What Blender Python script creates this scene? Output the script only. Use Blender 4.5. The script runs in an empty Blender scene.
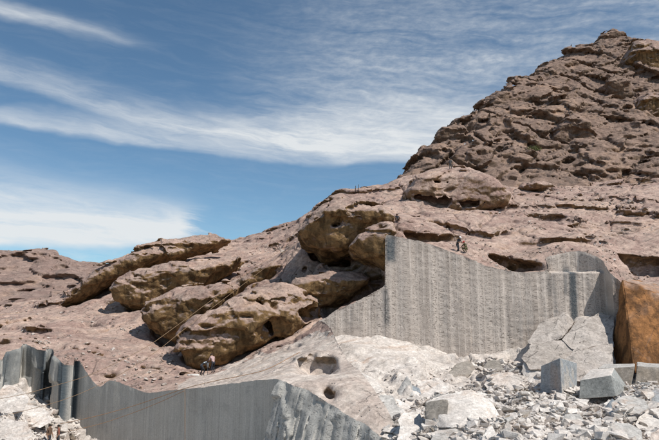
import bpy, bmesh, math, random, time
import numpy as np
from mathutils import Vector, Matrix
from mathutils.bvhtree import BVHTree
import openvdb

T0 = time.time()
def log(*a): print('%6.1f' % (time.time() - T0), *a)

S = bpy.context.scene
COL = S.collection
R = math.radians
random.seed(7)
RNG = np.random.default_rng(11)

# ------------------------------------------------------------------ camera
FPX, PITCH, HC = 650.0, R(9.0), 4.6
cam = bpy.data.cameras.new('camera'); co = bpy.data.objects.new('camera', cam); COL.objects.link(co)
co.location = (0, 0, HC); co.rotation_euler = (R(90) + PITCH, 0, 0)
cam.sensor_width = 36; cam.lens = 36 * FPX / 659.0; cam.clip_end = 6000; cam.clip_start = 0.5
S.camera = co
CP, SP = math.cos(PITCH), math.sin(PITCH)

def at(u, v, Y):
    dx = (u - 329.5) / FPX; dz = (220 - v) / FPX
    k = Y / (CP - dz * SP)
    return (dx * k, Y, HC + (SP + dz * CP) * k)
def proj(P):
    P = np.asarray(P, float); x, y, z = P[..., 0], P[..., 1], P[..., 2] - HC
    d = y * CP + z * SP; w = z * CP - y * SP
    return 329.5 + FPX * x / d, 220 - FPX * w / d

# ------------------------------------------------------------------ light
SUNV = Vector((0.50, -0.34, 0.80)).normalized()
sl = bpy.data.lights.new('sun', 'SUN'); so = bpy.data.objects.new('sun', sl); COL.objects.link(so)
sl.energy = 4.6; sl.angle = R(0.53); sl.color = (1.0, 0.955, 0.89)
so.rotation_euler = (-SUNV).to_track_quat('-Z', 'Y').to_euler()
S.view_settings.view_transform = 'Standard'; S.view_settings.look = 'None'
S.view_settings.gamma = 1.0; S.view_settings.exposure = 0.1
S.render.engine = 'CYCLES'

# ------------------------------------------------------------------ small node language
class NX:
    """wraps a node socket so that sums and products of sockets can be written as such"""
    def __init__(s, nt, sock): s.nt, s.k = nt, sock
    def _m(s, op, *a):
        n = s.nt.nodes.new('ShaderNodeMath'); n.operation = op
        for i, q in enumerate((s,) + a):
            if isinstance(q, NX): s.nt.links.new(q.k, n.inputs[i])
            else: n.inputs[i].default_value = q
        return NX(s.nt, n.outputs[0])
    def __add__(s, o): return s._m('ADD', o)
    __radd__ = __add__
    def __mul__(s, o): return s._m('MULTIPLY', o)
    __rmul__ = __mul__
    def __sub__(s, o): return s._m('SUBTRACT', o)
    def __rsub__(s, o): return (s * -1.0) + o
    def __truediv__(s, o): return s._m('DIVIDE', o)
    def __pow__(s, o): return s._m('POWER', o)
    def abs(s): return s._m('ABSOLUTE')
    def max(s, o): return s._m('MAXIMUM', o)
    def min(s, o): return s._m('MINIMUM', o)
    def sin(s): return s._m('SINE')
    def clamp(s):
        r = s._m('ADD', 0.0); r.k.node.use_clamp = True; return r
    def step(s, a, b, lo=0.0, hi=1.0):
        n = s.nt.nodes.new('ShaderNodeMapRange'); n.interpolation_type = 'SMOOTHSTEP'
        s.nt.links.new(s.k, n.inputs[0])
        if a > b: a, b, lo, hi = b, a, hi, lo
        n.inputs[1].default_value, n.inputs[2].default_value = a, b
        n.inputs[3].default_value, n.inputs[4].default_value = lo, hi
        return NX(s.nt, n.outputs[0])
def vec(nt, x, y, z):
    n = nt.nodes.new('ShaderNodeCombineXYZ')
    for i, q in enumerate((x, y, z)):
        if isinstance(q, NX): nt.links.new(q.k, n.inputs[i])
        else: n.inputs[i].default_value = q
    return NX(nt, n.outputs[0])
def split(nt, v):
    n = nt.nodes.new('ShaderNodeSeparateXYZ'); nt.links.new(v.k, n.inputs[0])
    return [NX(nt, n.outputs[i]) for i in range(3)]
def noise(nt, v, scale, detail=4, rough=0.55, dist=0.0, lac=2.0):
    n = nt.nodes.new('ShaderNodeTexNoise'); nt.links.new(v.k, n.inputs['Vector'])
    n.inputs['Scale'].default_value = scale; n.inputs['Detail'].default_value = detail
    n.inputs['Roughness'].default_value = rough; n.inputs['Distortion'].default_value = dist
    n.inputs['Lacunarity'].default_value = lac
    return NX(nt, n.outputs['Fac'])
def voro(nt, v, scale, feature='F1', out='Distance', rand=1.0):
    n = nt.nodes.new('ShaderNodeTexVoronoi'); nt.links.new(v.k, n.inputs['Vector'])
    n.feature = feature; n.inputs['Scale'].default_value = scale; n.inputs['Randomness'].default_value = rand
    return NX(nt, n.outputs[out])
def mix(nt, f, a, b):
    n = nt.nodes.new('ShaderNodeMix'); n.data_type = 'RGBA'; n.clamp_factor = True
    if isinstance(f, NX): nt.links.new(f.k, n.inputs[0])
    else: n.inputs[0].default_value = f
    for i, q in ((6, a), (7, b)):
        if isinstance(q, NX): nt.links.new(q.k, n.inputs[i])
        else: n.inputs[i].default_value = (*q, 1)
    return NX(nt, n.outputs[2])
def gain(nt, c, f):
    n = nt.nodes.new('ShaderNodeVectorMath'); n.operation = 'SCALE'
    if isinstance(c, NX): nt.links.new(c.k, n.inputs[0])
    else: n.inputs[0].default_value = c
    if isinstance(f, NX): nt.links.new(f.k, n.inputs['Scale'])
    else: n.inputs['Scale'].default_value = f
    return NX(nt, n.outputs[0])
def attr(nt, name):
    n = nt.nodes.new('ShaderNodeAttribute'); n.attribute_name = name
    return NX(nt, n.outputs['Fac'])
def new_mat(name, rough=0.9):
    m = bpy.data.materials.new(name); m.use_nodes = True; nt = m.node_tree; nt.nodes.clear()
    o = nt.nodes.new('ShaderNodeOutputMaterial'); b = nt.nodes.new('ShaderNodeBsdfPrincipled')
    nt.links.new(b.outputs[0], o.inputs[0]); b.inputs['Roughness'].default_value = rough
    b.inputs['Specular IOR Level'].default_value = 0.25
    g = nt.nodes.new('ShaderNodeNewGeometry')
    pos, nor = NX(nt, g.outputs['Position']), NX(nt, g.outputs['Normal'])
    def done(color, height=None, dist=0.05, strength=0.8):
        if isinstance(color, NX): nt.links.new(color.k, b.inputs['Base Color'])
        else: b.inputs['Base Color'].default_value = (*color, 1)
        if height is not None:
            p = nt.nodes.new('ShaderNodeBump'); p.inputs['Distance'].default_value = dist
            p.inputs['Strength'].default_value = strength
            nt.links.new(height.k, p.inputs['Height']); nt.links.new(p.outputs[0], b.inputs['Normal'])
        return m
    return m, nt, pos, nor, done

# ------------------------------------------------------------------ sky
def build_sky():
    w = bpy.data.worlds.new('World'); S.world = w; w.use_nodes = True
    nt = w.node_tree; nt.nodes.clear()
    out = nt.nodes.new('ShaderNodeOutputWorld'); bg = nt.nodes.new('ShaderNodeBackground')
    sky = nt.nodes.new('ShaderNodeTexSky'); sky.sky_type = 'NISHITA'; sky.sun_disc = False
    sky.sun_elevation = math.asin(SUNV.z); sky.sun_rotation = math.atan2(SUNV.x, SUNV.y)
    sky.altitude = 2200; sky.air_density = 1.0; sky.dust_density = 0.7; sky.ozone_density = 0.9
    tc = nt.nodes.new('ShaderNodeTexCoord')
    d = NX(nt, tc.outputs['Generated'])
    x, y, z = split(nt, d)
    az = x._m('ARCTAN2', y)
    el = z._m('ARCSINE')
    A = az * 57.2958; E = el * 57.2958
    # domain warp
    w1 = (noise(nt, vec(nt, A * 0.06, E * 0.12, 3.1), 1.0, 3) - 0.5) * 3.0
    w2 = (noise(nt, vec(nt, A * 0.25, E * 0.5, 7.7), 1.0, 3) - 0.5) * 0.9
    e = E + w1 * 0.55 + w2
    # streaky texture, running slightly down to the right
    s1 = noise(nt, vec(nt, A * 0.07 + e * 0.05, e * 0.55 + A * 0.05, 1.3), 1.0, 7, 0.6, 0.6)
    s2 = noise(nt, vec(nt, A * 0.20 + 5.0, e * 1.25 + A * 0.10, 4.2), 1.0, 9, 0.66, 0.5)
    rip = noise(nt, vec(nt, A * 1.0 + E * 0.8, E * 2.2 - A * 0.5, 9.0), 1.0, 5, 0.6)
    tex = s1 * 0.55 + s2 * 0.45
    def band(c0, c1, c2, lo, hi, a0, a1, a2, a3):
        """lower edge c0 + c1*A + c2*A^2; soft below by lo degrees, above by hi; from azimuth a0..a1 to a2..a3"""
        t = e - (A * c1 + A * A * c2 + c0)
        m = t.step(-lo, lo * 0.5) * (t / hi).step(1.0, 0.08)
        return m * A.step(a0, a1) * A.step(a3, a2)
    main = band(14.25, -0.035, 0.0007, 0.45, (A * 0.17 + 6.2).max(1.3), -60, -34, 9, 20)
    thin = band(15.2, -0.06, 0.0025, 0.6, 3.0, -60, -30, -6, 6)
    head = band(15.2, 0.0, 0.0, 1.2, 8.5, -13, 2, 8, 18)
    A_keep = A; A = A + (s2 - 0.5) * 7.0 + (s1 - 0.5) * 4.0
    low = band(8.7, 0.085, 0.0, 0.6, (A * -0.30 + 0.6).max(2.2), -60, -30, -13.5, -10.2)
    core = band(8.2, 0.085, 0.0, 0.5, (A * -0.26 + 0.6).max(2.0), -60, -30, -13.5, -10.5)
    A = A_keep
    top = band(20.9, -0.107, 0.0, 0.7, 1.5, -60, -30, -26, -14)
    veil = band(19.0, 0.10, 0.0, 4.0, 16.0, -14, 8, 40, 70)
    wisp = band(5.0, 0.0, 0.0, 1.0, 2.8, -24, -21, -18, -15)
    cov = (main * (tex * 1.6 - 0.28).clamp() * 0.95 + thin * (tex * 2.2 - 0.62).clamp() * 0.7
           + head * (tex * 1.8 - 0.45).clamp() * (0.75 + rip * 0.5) * 0.75
           + low * (tex * 2.0 - 0.45).clamp() * 0.7 + core * (tex * 1.7 - 0.02).clamp() * 0.92 + top * (tex * 2.2 - 0.55).clamp() * 0.9
           + veil * (tex * 2.0 - 0.66).clamp() * (0.05 + rip * 1.7) * 0.78 + wisp * (s2 * 2.4 - 0.9).clamp() * 0.5
           + (s2 - 0.45).clamp() * 0.22 * E.step(50, 12))
    # elsewhere round the sky: the same thin cirrus
    far = (s1 * 1.8 - 0.75).clamp() * 0.7 * (1.0 - A.step(-48, -34) * A.step(60, 44)) * E.step(1, 7)
    cov = (cov + far).clamp()
    cloud = gain(nt, (0.955, 0.985, 1.0), 7.8)
    hsv = nt.nodes.new('ShaderNodeHueSaturation'); nt.links.new(sky.outputs[0], hsv.inputs['Color'])
    hsv.inputs['Saturation'].default_value = 1.0; hsv.inputs['Value'].default_value = 1.0
    tint = nt.nodes.new('ShaderNodeMix'); tint.data_type = 'RGBA'; tint.blend_type = 'MULTIPLY'; tint.inputs[0].default_value = 1.0
    nt.links.new(hsv.outputs[0], tint.inputs[6]); tint.inputs[7].default_value = (0.84, 1.03, 1.03, 1)
    c = mix(nt, cov * 0.93, NX(nt, tint.outputs[2]), cloud)
    nt.links.new(c.k, bg.inputs[0]); bg.inputs[1].default_value = 0.1
    nt.links.new(bg.outputs[0], out.inputs[0])
build_sky()

# ------------------------------------------------------------------ noise on arrays
_perm = RNG.permutation(256).astype(np.int32)
_g = RNG.normal(size=(256, 3)); _g = (_g / np.linalg.norm(_g, axis=1)[:, None]).astype(np.float32)
_cj = RNG.random((256, 4)).astype(np.float32); _cj[:, :3] = 0.12 + 0.76 * _cj[:, :3]
def _h(x, y, z): return _perm[(_perm[(_perm[x & 255] + y) & 255] + z) & 255]
from concurrent.futures import ThreadPoolExecutor
POOL = ThreadPoolExecutor(4)
def _chunks(fn, P, k=32768):
    P = np.asarray(P, np.float32)
    if len(P) <= k: return fn(P)
    out = list(POOL.map(fn, [P[i:i + k] for i in range(0, len(P), k)]))
    if isinstance(out[0], tuple): return tuple(np.concatenate(q) for q in zip(*out))
    return np.concatenate(out)
def perlin(P):
    def f(P):
        i = np.floor(P).astype(np.int32); r = P - i
        w = r * r * r * (r * (r * 6 - 15) + 10)
        tot = np.zeros(len(P), np.float32)
        for dx in (0, 1):
            wx = w[:, 0] if dx else 1 - w[:, 0]
            for dy in (0, 1):
                wy = wx * (w[:, 1] if dy else 1 - w[:, 1])
                for dz in (0, 1):
                    g = _g[_h(i[:, 0] + dx, i[:, 1] + dy, i[:, 2] + dz)]
                    tot += wy * (w[:, 2] if dz else 1 - w[:, 2]) * (g[:, 0] * (r[:, 0] - dx) + g[:, 1] * (r[:, 1] - dy) + g[:, 2] * (r[:, 2] - dz))
        return tot * 1.5
    return _chunks(f, P)
def fbm(P, lam, octv=4, gainv=0.5, off=0.0, ridged=False):
    P = np.asarray(P, np.float32); t = np.zeros(len(P), np.float32); a = 1.0; f = 1.0 / lam; n = 0
    for o in range(octv):
        v = perlin(P * f + np.float32(off + 17.3 * o))
        t += a * ((1 - 2 * np.abs(v)) if ridged else v); n += a; a *= gainv; f *= 2.03
    return t / n
def cells(P):
    """cellular noise: F1, F2, random of the nearest cell, second random, height on that cell's own tilted plane"""
    def f(P):
        i = np.floor(P - 0.5).astype(np.int32); r = P - i
        f1 = np.full(len(P), 9, np.float32); f2 = f1.copy(); c1 = np.zeros(len(P), np.float32); c2 = c1.copy(); tl = c1.copy(); lz = c1.copy()
        for dx in (0, 1):
            for dy in (0, 1):
                for dz in (0, 1):
                    h = _h(i[:, 0] + dx, i[:, 1] + dy, i[:, 2] + dz); j = _cj[h]
                    qx, qy, qz = dx + j[:, 0] - r[:, 0], dy + j[:, 1] - r[:, 1], dz + j[:, 2] - r[:, 2]
                    q = qx * qx + qy * qy + qz * qz; g = _g[h]
                    m = q < f1
                    f2 = np.where(m, f1, np.minimum(f2, q))
                    c1 = np.where(m, j[:, 3], c1); c2 = np.where(m, j[:, 0], c2)
                    tl = np.where(m, qx * g[:, 0] + qy * g[:, 1] + qz * g[:, 2], tl); lz = np.where(m, qz, lz)
                    f1 = np.where(m, q, f1)
        return np.sqrt(f1), np.sqrt(f2), c1, c2, tl, lz
    return _chunks(f, P)
def facets(P, w=0.28, crease=0.0):
    f1, f2, c, c2, tl, lz = cells(P); k = sstep(f2 - f1, 0, w)
    return ((c - 0.5) * 0.7 + tl * 1.1) * k - crease * (1 - k)
def ledges(P, lean=1.0, crease=0.12, rnd=0.5):
    """scales of rock, each thickest along its lower lip"""
    f1, f2, c, c2, tl, lz = cells(P)
    k = sstep(f2 - f1, 0.0, 0.16)
    return (lz * lean + (c - 0.5) * rnd + tl * 0.25 + 0.25) * k - 0.25 - crease * (1 - k)
def blocks(P, lean=0.5, rnd=0.8, tilt=0.5, crease=0.1, cw=0.08):
    """hard edged joint blocks: each stands at its own level, leans its own way and hangs over a little"""
    f1, f2, c, c2, tl, lz = cells(P)
    return (c - 0.5) * rnd + tl * tilt + lz * lean - crease * sstep(f2 - f1, cw, 0.0)
def band_add(F, lo, vx, width, fn, mask=None):
    sel = np.abs(F) < width
    if mask is not None: sel &= mask
    ix = np.nonzero(sel); P = np.stack([lo[k] + vx * ix[k] for k in range(3)], 1).astype(np.float32)
    F[ix] -= fn(P).astype(np.float32)
def billow(P, lam, octv=3, gainv=0.5, off=0.0):
    P = np.asarray(P, np.float32); t = np.zeros(len(P), np.float32); a = 1.0; f = 1.0 / lam; n = 0
    for o in range(octv):
        t += a * (np.abs(perlin(P * f + np.float32(off + 17.3 * o))) * 2 - 0.55); n += a; a *= gainv; f *= 2.1
    return t / n
def warp(P, lam, amp, off=0.0):
    return P + np.stack([fbm(P, lam, 2, 0.45, off), fbm(P, lam, 2, 0.45, off + 43), fbm(P, lam, 2, 0.45, off + 87)], 1) * np.float32(amp)
def sstep(x, a, b):
    t = np.clip((x - a) / (b - a), 0, 1); return t * t * (3 - 2 * t)

# ------------------------------------------------------------------ surfaces through points
class Surf:
    def __init__(s, pts, world=()):
        P = np.array([at(*p) for p in pts] + [tuple(p) for p in world], float)
        s.c = P[:, :2]; n = len(P)
        D = np.linalg.norm(s.c[:, None] - s.c[None], axis=2)
        M = np.zeros((n + 3, n + 3)); M[:n, :n] = -D + 0.0
        M[np.arange(n), np.arange(n)] += -0.35
        M[:n, n] = 1; M[:n, n + 1:] = s.c; M[n:, :n] = M[:n, n:].T
        b = np.zeros(n + 3); b[:n] = P[:, 2]
        s.w = np.linalg.solve(M, b)
    def __call__(s, x, y):
        sh = np.shape(x); x = np.ravel(x).astype(float); y = np.ravel(y).astype(float)
        t = s.w[-3] + s.w[-2] * x + s.w[-1] * y
        for (cx, cy), w in zip(s.c, s.w): t -= w * np.sqrt((x - cx) ** 2 + (y - cy) ** 2 + 0.4)
        return t.reshape(sh)
    def hit(s, u, v, y0=30., y1=200., skip=()):
        Y = np.arange(y0, y1, 0.25); p = np.array([at(u, v, q) for q in Y])
        d = p[:, 2] - s(p[:, 0], p[:, 1])
        for pl in skip: d = np.where(poly_sd(p[:, 0], p[:, 1], pl) < 0, 1.0, d)
        k = np.where(d < 0)[0]
        return float(Y[k[0]]) if len(k) else None

def poly_sd(px, py, poly):
    """signed distance to a polygon, negative inside"""
    d = np.full(np.shape(px), 1e9, np.float32); ins = np.zeros(np.shape(px), bool); n = len(poly)
    for i in range(n):
        (ax, ay), (bx, by) = poly[i], poly[(i + 1) % n]
        ex, ey = bx - ax, by - ay
        wx, wy = px - ax, py - ay
        t = np.clip((wx * ex + wy * ey) / (ex * ex + ey * ey + 1e-9), 0, 1)
        d = np.minimum(d, (wx - ex * t) ** 2 + (wy - ey * t) ** 2)
        c = ((ay > py) != (by > py))
        xx = ax + (py - ay) * ex / (ey if abs(ey) > 1e-9 else 1e-9)
        ins ^= c & (px < xx)
    return np.where(ins, -np.sqrt(d), np.sqrt(d))
def smax(a, b, k):
    h = np.clip(0.5 - 0.5 * (b - a) / k, 0, 1); return b + (a - b) * h + k * h * (1 - h)
def smin(a, b, k): return -smax(-a, -b, k)

class Lump:
    """a rounded mass: an outline at depth Y with half depth T, edge radius RR; kx, kz lean it in plan and backwards"""
    def __init__(s, poly, Y, T, RR, kx=0.0, kz=0.0, kb=0.0, zm=0.45):
        P = np.array([at(u, v, Y) for u, v in poly]); s.c = P.mean(0); s.Y = Y; s.T, s.R, s.kx, s.kz, s.kb = T, RR, kx, kz, kb; s.zm = P[:, 2].min() + zm * (P[:, 2].max() - P[:, 2].min())
        # follow the leaning plane, so the outline keeps its place
        Q = []
        for u, v in poly:
            y = Y
            for _ in range(6):
                p = at(u, v, y); y = s.yc(p[0], p[2])
            Q.append(at(u, v, y))
        Q = np.array(Q); s.poly = [(q[0], q[2]) for q in Q]
        ym = s.yc(Q[:, 0], Q[:, 2])
        s.lo = np.array([Q[:, 0].min(), ym.min() - T, Q[:, 2].min()]) - 0.8
        s.hi = np.array([Q[:, 0].max(), ym.max() + T, Q[:, 2].max()]) + 0.8
    def yc(s, x, z):
        return s.Y + s.kx * (x - s.c[0]) + s.kz * np.maximum(z - s.zm, 0) + s.kb * np.maximum(s.zm - z, 0)
    def sd(s, X, Yy, Z):
        """X (nx,1,1) Y (1,ny,1) Z (1,1,nz)"""
        d = poly_sd(np.broadcast_to(X, (X.shape[0], 1, Z.shape[2])), np.broadcast_to(Z, (X.shape[0], 1, Z.shape[2])), s.poly)
        yc = s.yc(X, Z)
        w = np.abs(Yy - yc) - (s.T - s.R); q = d + s.R
        return (np.sqrt(np.maximum(q, 0) ** 2 + np.maximum(w, 0) ** 2) + np.minimum(np.maximum(q, w), 0) - s.R).astype(np.float32)

def grid_axes(lo, hi, vx):
    n = np.ceil((np.array(hi) - np.array(lo)) / vx).astype(int) + 1
    ax = [lo[i] + vx * np.arange(n[i]) for i in range(3)]
    return ax[0][:, None, None], ax[1][None, :, None], ax[2][None, None, :]
def vdb_mesh(F, lo, vx):
    F = np.clip(F, -3 * vx, 3 * vx).astype(np.float32)
    F[0] = F[-1] = 3 * vx; F[:, 0] = F[:, -1] = 3 * vx; F[:, :, 0] = F[:, :, -1] = 3 * vx
    g = openvdb.FloatGrid(3 * vx); g.copyFromArray(F, tolerance=0.0)
    V, Q = g.convertToQuads(0.0)
    return V * vx + np.array(lo), Q

def mesh_from(name, V, F):
    m = bpy.data.meshes.new(name); n, k = len(F), F.shape[1]
    m.vertices.add(len(V)); m.vertices.foreach_set('co', np.ascontiguousarray(V, np.float32).ravel())
    m.loops.add(n * k); m.loops.foreach_set('vertex_index', np.ascontiguousarray(F, np.int32).ravel())
    m.polygons.add(n); m.polygons.foreach_set('loop_start', np.arange(0, n * k, k, dtype=np.int32))
    m.polygons.foreach_set('use_smooth', np.ones(n, bool))
    m.update(calc_edges=True); m.validate()
    return m
def mesh_arrays(m):
    V = np.empty(len(m.vertices) * 3, np.float32); m.vertices.foreach_get('co', V)
    F = np.empty(len(m.loops), np.int32); m.loops.foreach_get('vertex_index', F)
    return V.reshape(-1, 3), F.reshape(len(m.polygons), -1)
def vnormals(m):
    N = np.empty(len(m.vertices) * 3, np.float32); m.vertex_normals.foreach_get('vector', N); return N.reshape(-1, 3)
def _gather(idx, W, n):
    return np.stack([np.bincount(idx, weights=W[:, k], minlength=n) for k in range(3)], 1)
def quad_normals(V, F):
    n = np.cross(V[F[:, 2]] - V[F[:, 0]], V[F[:, 3]] - V[F[:, 1]])
    N = _gather(F.ravel(), np.repeat(n, 4, 0), len(V)); return (N / (np.linalg.norm(N, axis=1)[:, None] + 1e-12)).astype(np.float32)
def subdivide(V, F, lv=1):
    """one round of smooth quad subdivision"""
    V = np.asarray(V, np.float64); F = np.asarray(F, np.int64); n = len(V)
    a = F.ravel(); b = np.roll(F, -1, 1).ravel(); key = np.minimum(a, b) * n + np.maximum(a, b)
    u, inv, cnt = np.unique(key, return_inverse=True, return_counts=True)
    e0, e1 = u // n, u % n; fp = V[F].mean(1)
    mid = (V[e0] + V[e1]) / 2; fs = _gather(inv, np.repeat(fp, 4, 0), len(u))
    ep = np.where((cnt == 2)[:, None], (mid * 2 + fs) / 4, mid)
    val = np.bincount(a, minlength=n)[:, None].astype(float); val[val == 0] = 1
    Fa = _gather(a, np.repeat(fp, 4, 0), n) / val
    ne = (np.bincount(e0, minlength=n) + np.bincount(e1, minlength=n))[:, None].astype(float); ne[ne == 0] = 1
    Ra = (_gather(e0, mid, n) + _gather(e1, mid, n)) / ne
    vp = (Fa + 2 * Ra + (val - 3) * V) / val
    bnd = np.zeros(n, bool); m = cnt != 2; bnd[e0[m]] = True; bnd[e1[m]] = True; vp[bnd] = V[bnd]
    ei = inv.reshape(-1, 4) + n; fi = np.arange(len(F)) + n + len(u)
    Q = np.stack([np.stack([F[:, k], ei[:, k], fi, ei[:, k - 1]], 1) for k in range(4)], 1).reshape(-1, 4)
    V2 = np.concatenate([vp, ep, fp]).astype(np.float32)
    return V2, Q.astype(np.int32), quad_normals(V2, Q)
def compact(V, F, *more):
    used = np.zeros(len(V), bool); used[F.ravel()] = True
    idx = np.cumsum(used) - 1
    return (V[used], idx[F]) + tuple(a[used] for a in more)

def drop_islands(V, Q, least):
    """leave out loose crumbs of surface"""
    lab = np.arange(len(V)); a = np.r_[Q[:, 0], Q[:, 1], Q[:, 2]]; b = np.r_[Q[:, 1], Q[:, 2], Q[:, 3]]
    for _ in range(60):
        la, lb = lab[a], lab[b]; m = la != lb
        if not m.any(): break
        np.minimum.at(lab, np.maximum(la[m], lb[m]), np.minimum(la[m], lb[m]))
        while True:
            n = lab[lab]
            if (n == lab).all(): break
            lab = n
    cnt = np.bincount(lab, minlength=len(V)); return compact(V, Q[(cnt[lab] >= least)[Q[:, 0]]])
def put(name, mesh, mat=None, parent=None, label=None, cat=None, group=None, kind=None, loc=None):
    o = bpy.data.objects.new(name, mesh); COL.objects.link(o)
    if mat is not None and mesh is not None:
        if len(mesh.materials) == 0: mesh.materials.append(mat)
    if parent is not None: o.parent = parent
    if label: o['label'] = label
    if cat: o['category'] = cat
    if group: o['group'] = group
    if kind: o['kind'] = kind
    if loc is not None: o.location = loc
    return o
def base_put(name, V, F, mat, **kw):
    """a thing whose origin is at its own base"""
    c = np.array([V[:, 0].mean(), V[:, 1].mean(), V[:, 2].min()])
    return put(name, mesh_from(name, V - c, F), mat, loc=tuple(c), **kw)

# ------------------------------------------------------------------ rock materials
def rock_material(name, main, pale, dark, ochre, ochre_amt=1.0, streak=False, lich=0.5, scale=1.0, crack=0.5, bump=0.13, seed=0.0, zlo=0.30, zhi=-0.12):
    m, nt, pos, nor, done = new_mat(name, 0.92)
    x, y, z = split(nt, pos); nx, ny, nz = split(nt, nor)
    p = vec(nt, x + seed, y, z)
    n1 = noise(nt, p, 0.16 * scale, 4, 0.6, 0.4)
    n2 = noise(nt, p, 0.75 * scale, 7, 0.62, 0.3)
    n3 = noise(nt, p, 5.0 * scale, 6, 0.7)
    n4 = noise(nt, p, 0.38 * scale, 5, 0.65, 0.8)
    strat = noise(nt, vec(nt, x * 0.25 - z * 0.2, y * 0.25, z * 1.6 + x * 0.25), 1.2 * scale, 6, 0.65)
    c = mix(nt, (n1 * 0.55 + n2 * 0.65).step(0.48, 0.74), main, pale)
    c = mix(nt, strat.step(0.56, 0.70) * 0.55, c, pale)
    c = mix(nt, (n2 * 0.5 + n4 * 0.5).step(0.50, 0.64) * lich, c, dark)
    if streak:
        st_ = noise(nt, vec(nt, x * 0.12, (y - x * 0.65) * 1.5 + n2 * 1.2, 0.0), 1.0, 6, 0.68)
        c = mix(nt, st_.step(0.54, 0.66) * 0.55, c, gain(nt, dark, 1.15))
        c = mix(nt, st_.step(0.46, 0.36) * 0.6, c, gain(nt, pale, 1.12))
        c = mix(nt, (n1.step(0.5, 0.7) * st_.step(0.4, 0.6)) * 0.45, c, (0.40, 0.245, 0.15))
    # protected, steep faces keep a brown ochre skin
    och = (nz + (n4 - 0.5) * 0.35).step(zlo, zhi) * (n1 * 0.3 + n2 * 0.7).step(0.2, 0.44) * ochre_amt
    oc = mix(nt, noise(nt, vec(nt, x * 1.4, y * 1.4, z * 0.22), 0.9, 5, 0.6).step(0.42, 0.62), gain(nt, ochre, 1.1), gain(nt, ochre, 0.45))
    c = mix(nt, och, c, oc)
    # fine grain
    c = gain(nt, c, n3 * 1.2 + 0.40)
    pits = voro(nt, vec(nt, x, y, z * 1.6), 2.6 * scale)
    pit = pits.step(0.22, 0.06) * noise(nt, p, 0.5 * scale, 3).step(0.5, 0.62)
    e1 = voro(nt, vec(nt, x * 0.8 + n2 * 1.5, y * 0.8, z * 1.3 - x * 0.4 + n2), 0.45 * scale, 'DISTANCE_TO_EDGE')
    ck = e1.step(0.03, 0.0) * n4.step(0.48, 0.56) * crack
    c = gain(nt, c, 1.0 - ck * 0.45)
    spk = voro(nt, vec(nt, x * 1.0 + n2, y, z * 1.8), 1.7 * scale).step(0.20, 0.08) * n4.step(0.45, 0.6)
    c = mix(nt, spk * 0.7, c, gain(nt, dark, 0.55))
    n5 = noise(nt, vec(nt, x, y, z * 1.7), 1.9 * scale, 5, 0.72, 0.3)
    c = gain(nt, c, n5.step(0.25, 0.75) * 0.5 + 0.74)
    h = n3 * 0.55 + n2 * 0.9 - pit * 0.8 - ck * 0.9 + noise(nt, p, 18.0 * scale, 3, 0.6) * 0.10
    return done(c, h, bump, 0.9)

PINK, PALE, GREYD, OCHRE = (0.290, 0.196, 0.163), (0.448, 0.334, 0.274), (0.150, 0.120, 0.106), (0.195, 0.122, 0.058)
M_HILL = rock_material('weathered pink rock', PINK, PALE, GREYD, OCHRE, 0.9, 0.55, crack=0.5, zlo=0.12, zhi=-0.25)
M_BOULD = rock_material('varnished boulder rock', (0.280, 0.190, 0.156), (0.415, 0.308, 0.252), (0.122, 0.098, 0.086), (0.205, 0.126, 0.056), 1.0, 0.75, crack=0.35, seed=31.0, zlo=0.34, zhi=0.0)
M_MOUNT = rock_material('dark mountain rock', (0.175, 0.119, 0.093), (0.28, 0.196, 0.152), (0.066, 0.056, 0.05), (0.16, 0.105, 0.062), 0.7, 0.75, scale=0.8, crack=0.6, bump=0.16, seed=77.0)
M_FAR = rock_material('far hill rock', (0.215, 0.148, 0.124), (0.30, 0.218, 0.182), (0.10, 0.082, 0.072), (0.15, 0.10, 0.065), 0.6, 0.4, scale=0.55, crack=0.5, bump=0.2, seed=140.0)
M_TAN = rock_material('tan streaked rock', (0.43, 0.352, 0.302), (0.56, 0.49, 0.43), (0.20, 0.16, 0.135), (0.20, 0.14, 0.08), 0.8, True, 0.25, crack=0.4, seed=9.0, zlo=0.1, zhi=-0.25)
M_PALE = rock_material('fresh pale granite', (0.47, 0.415, 0.37), (0.58, 0.53, 0.485), (0.27, 0.23, 0.20), (0.42, 0.28, 0.18), 0.10, 0.22, scale=1.6, crack=0.35, bump=0.05, seed=55.0)
M_GREY = rock_material('grey broken granite', (0.38, 0.36, 0.335), (0.48, 0.455, 0.425), (0.24, 0.225, 0.205), (0.36, 0.30, 0.24), 0.10, 0.3, scale=1.8, crack=0.25, bump=0.05, seed=25.0)
M_ORANGE = rock_material('orange stained rock', (0.33, 0.235, 0.19), (0.43, 0.33, 0.27), (0.13, 0.105, 0.09), (0.265, 0.122, 0.045), 1.0, 0.9, crack=0.25, seed=66.0, zlo=1.0, zhi=0.6)

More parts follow.
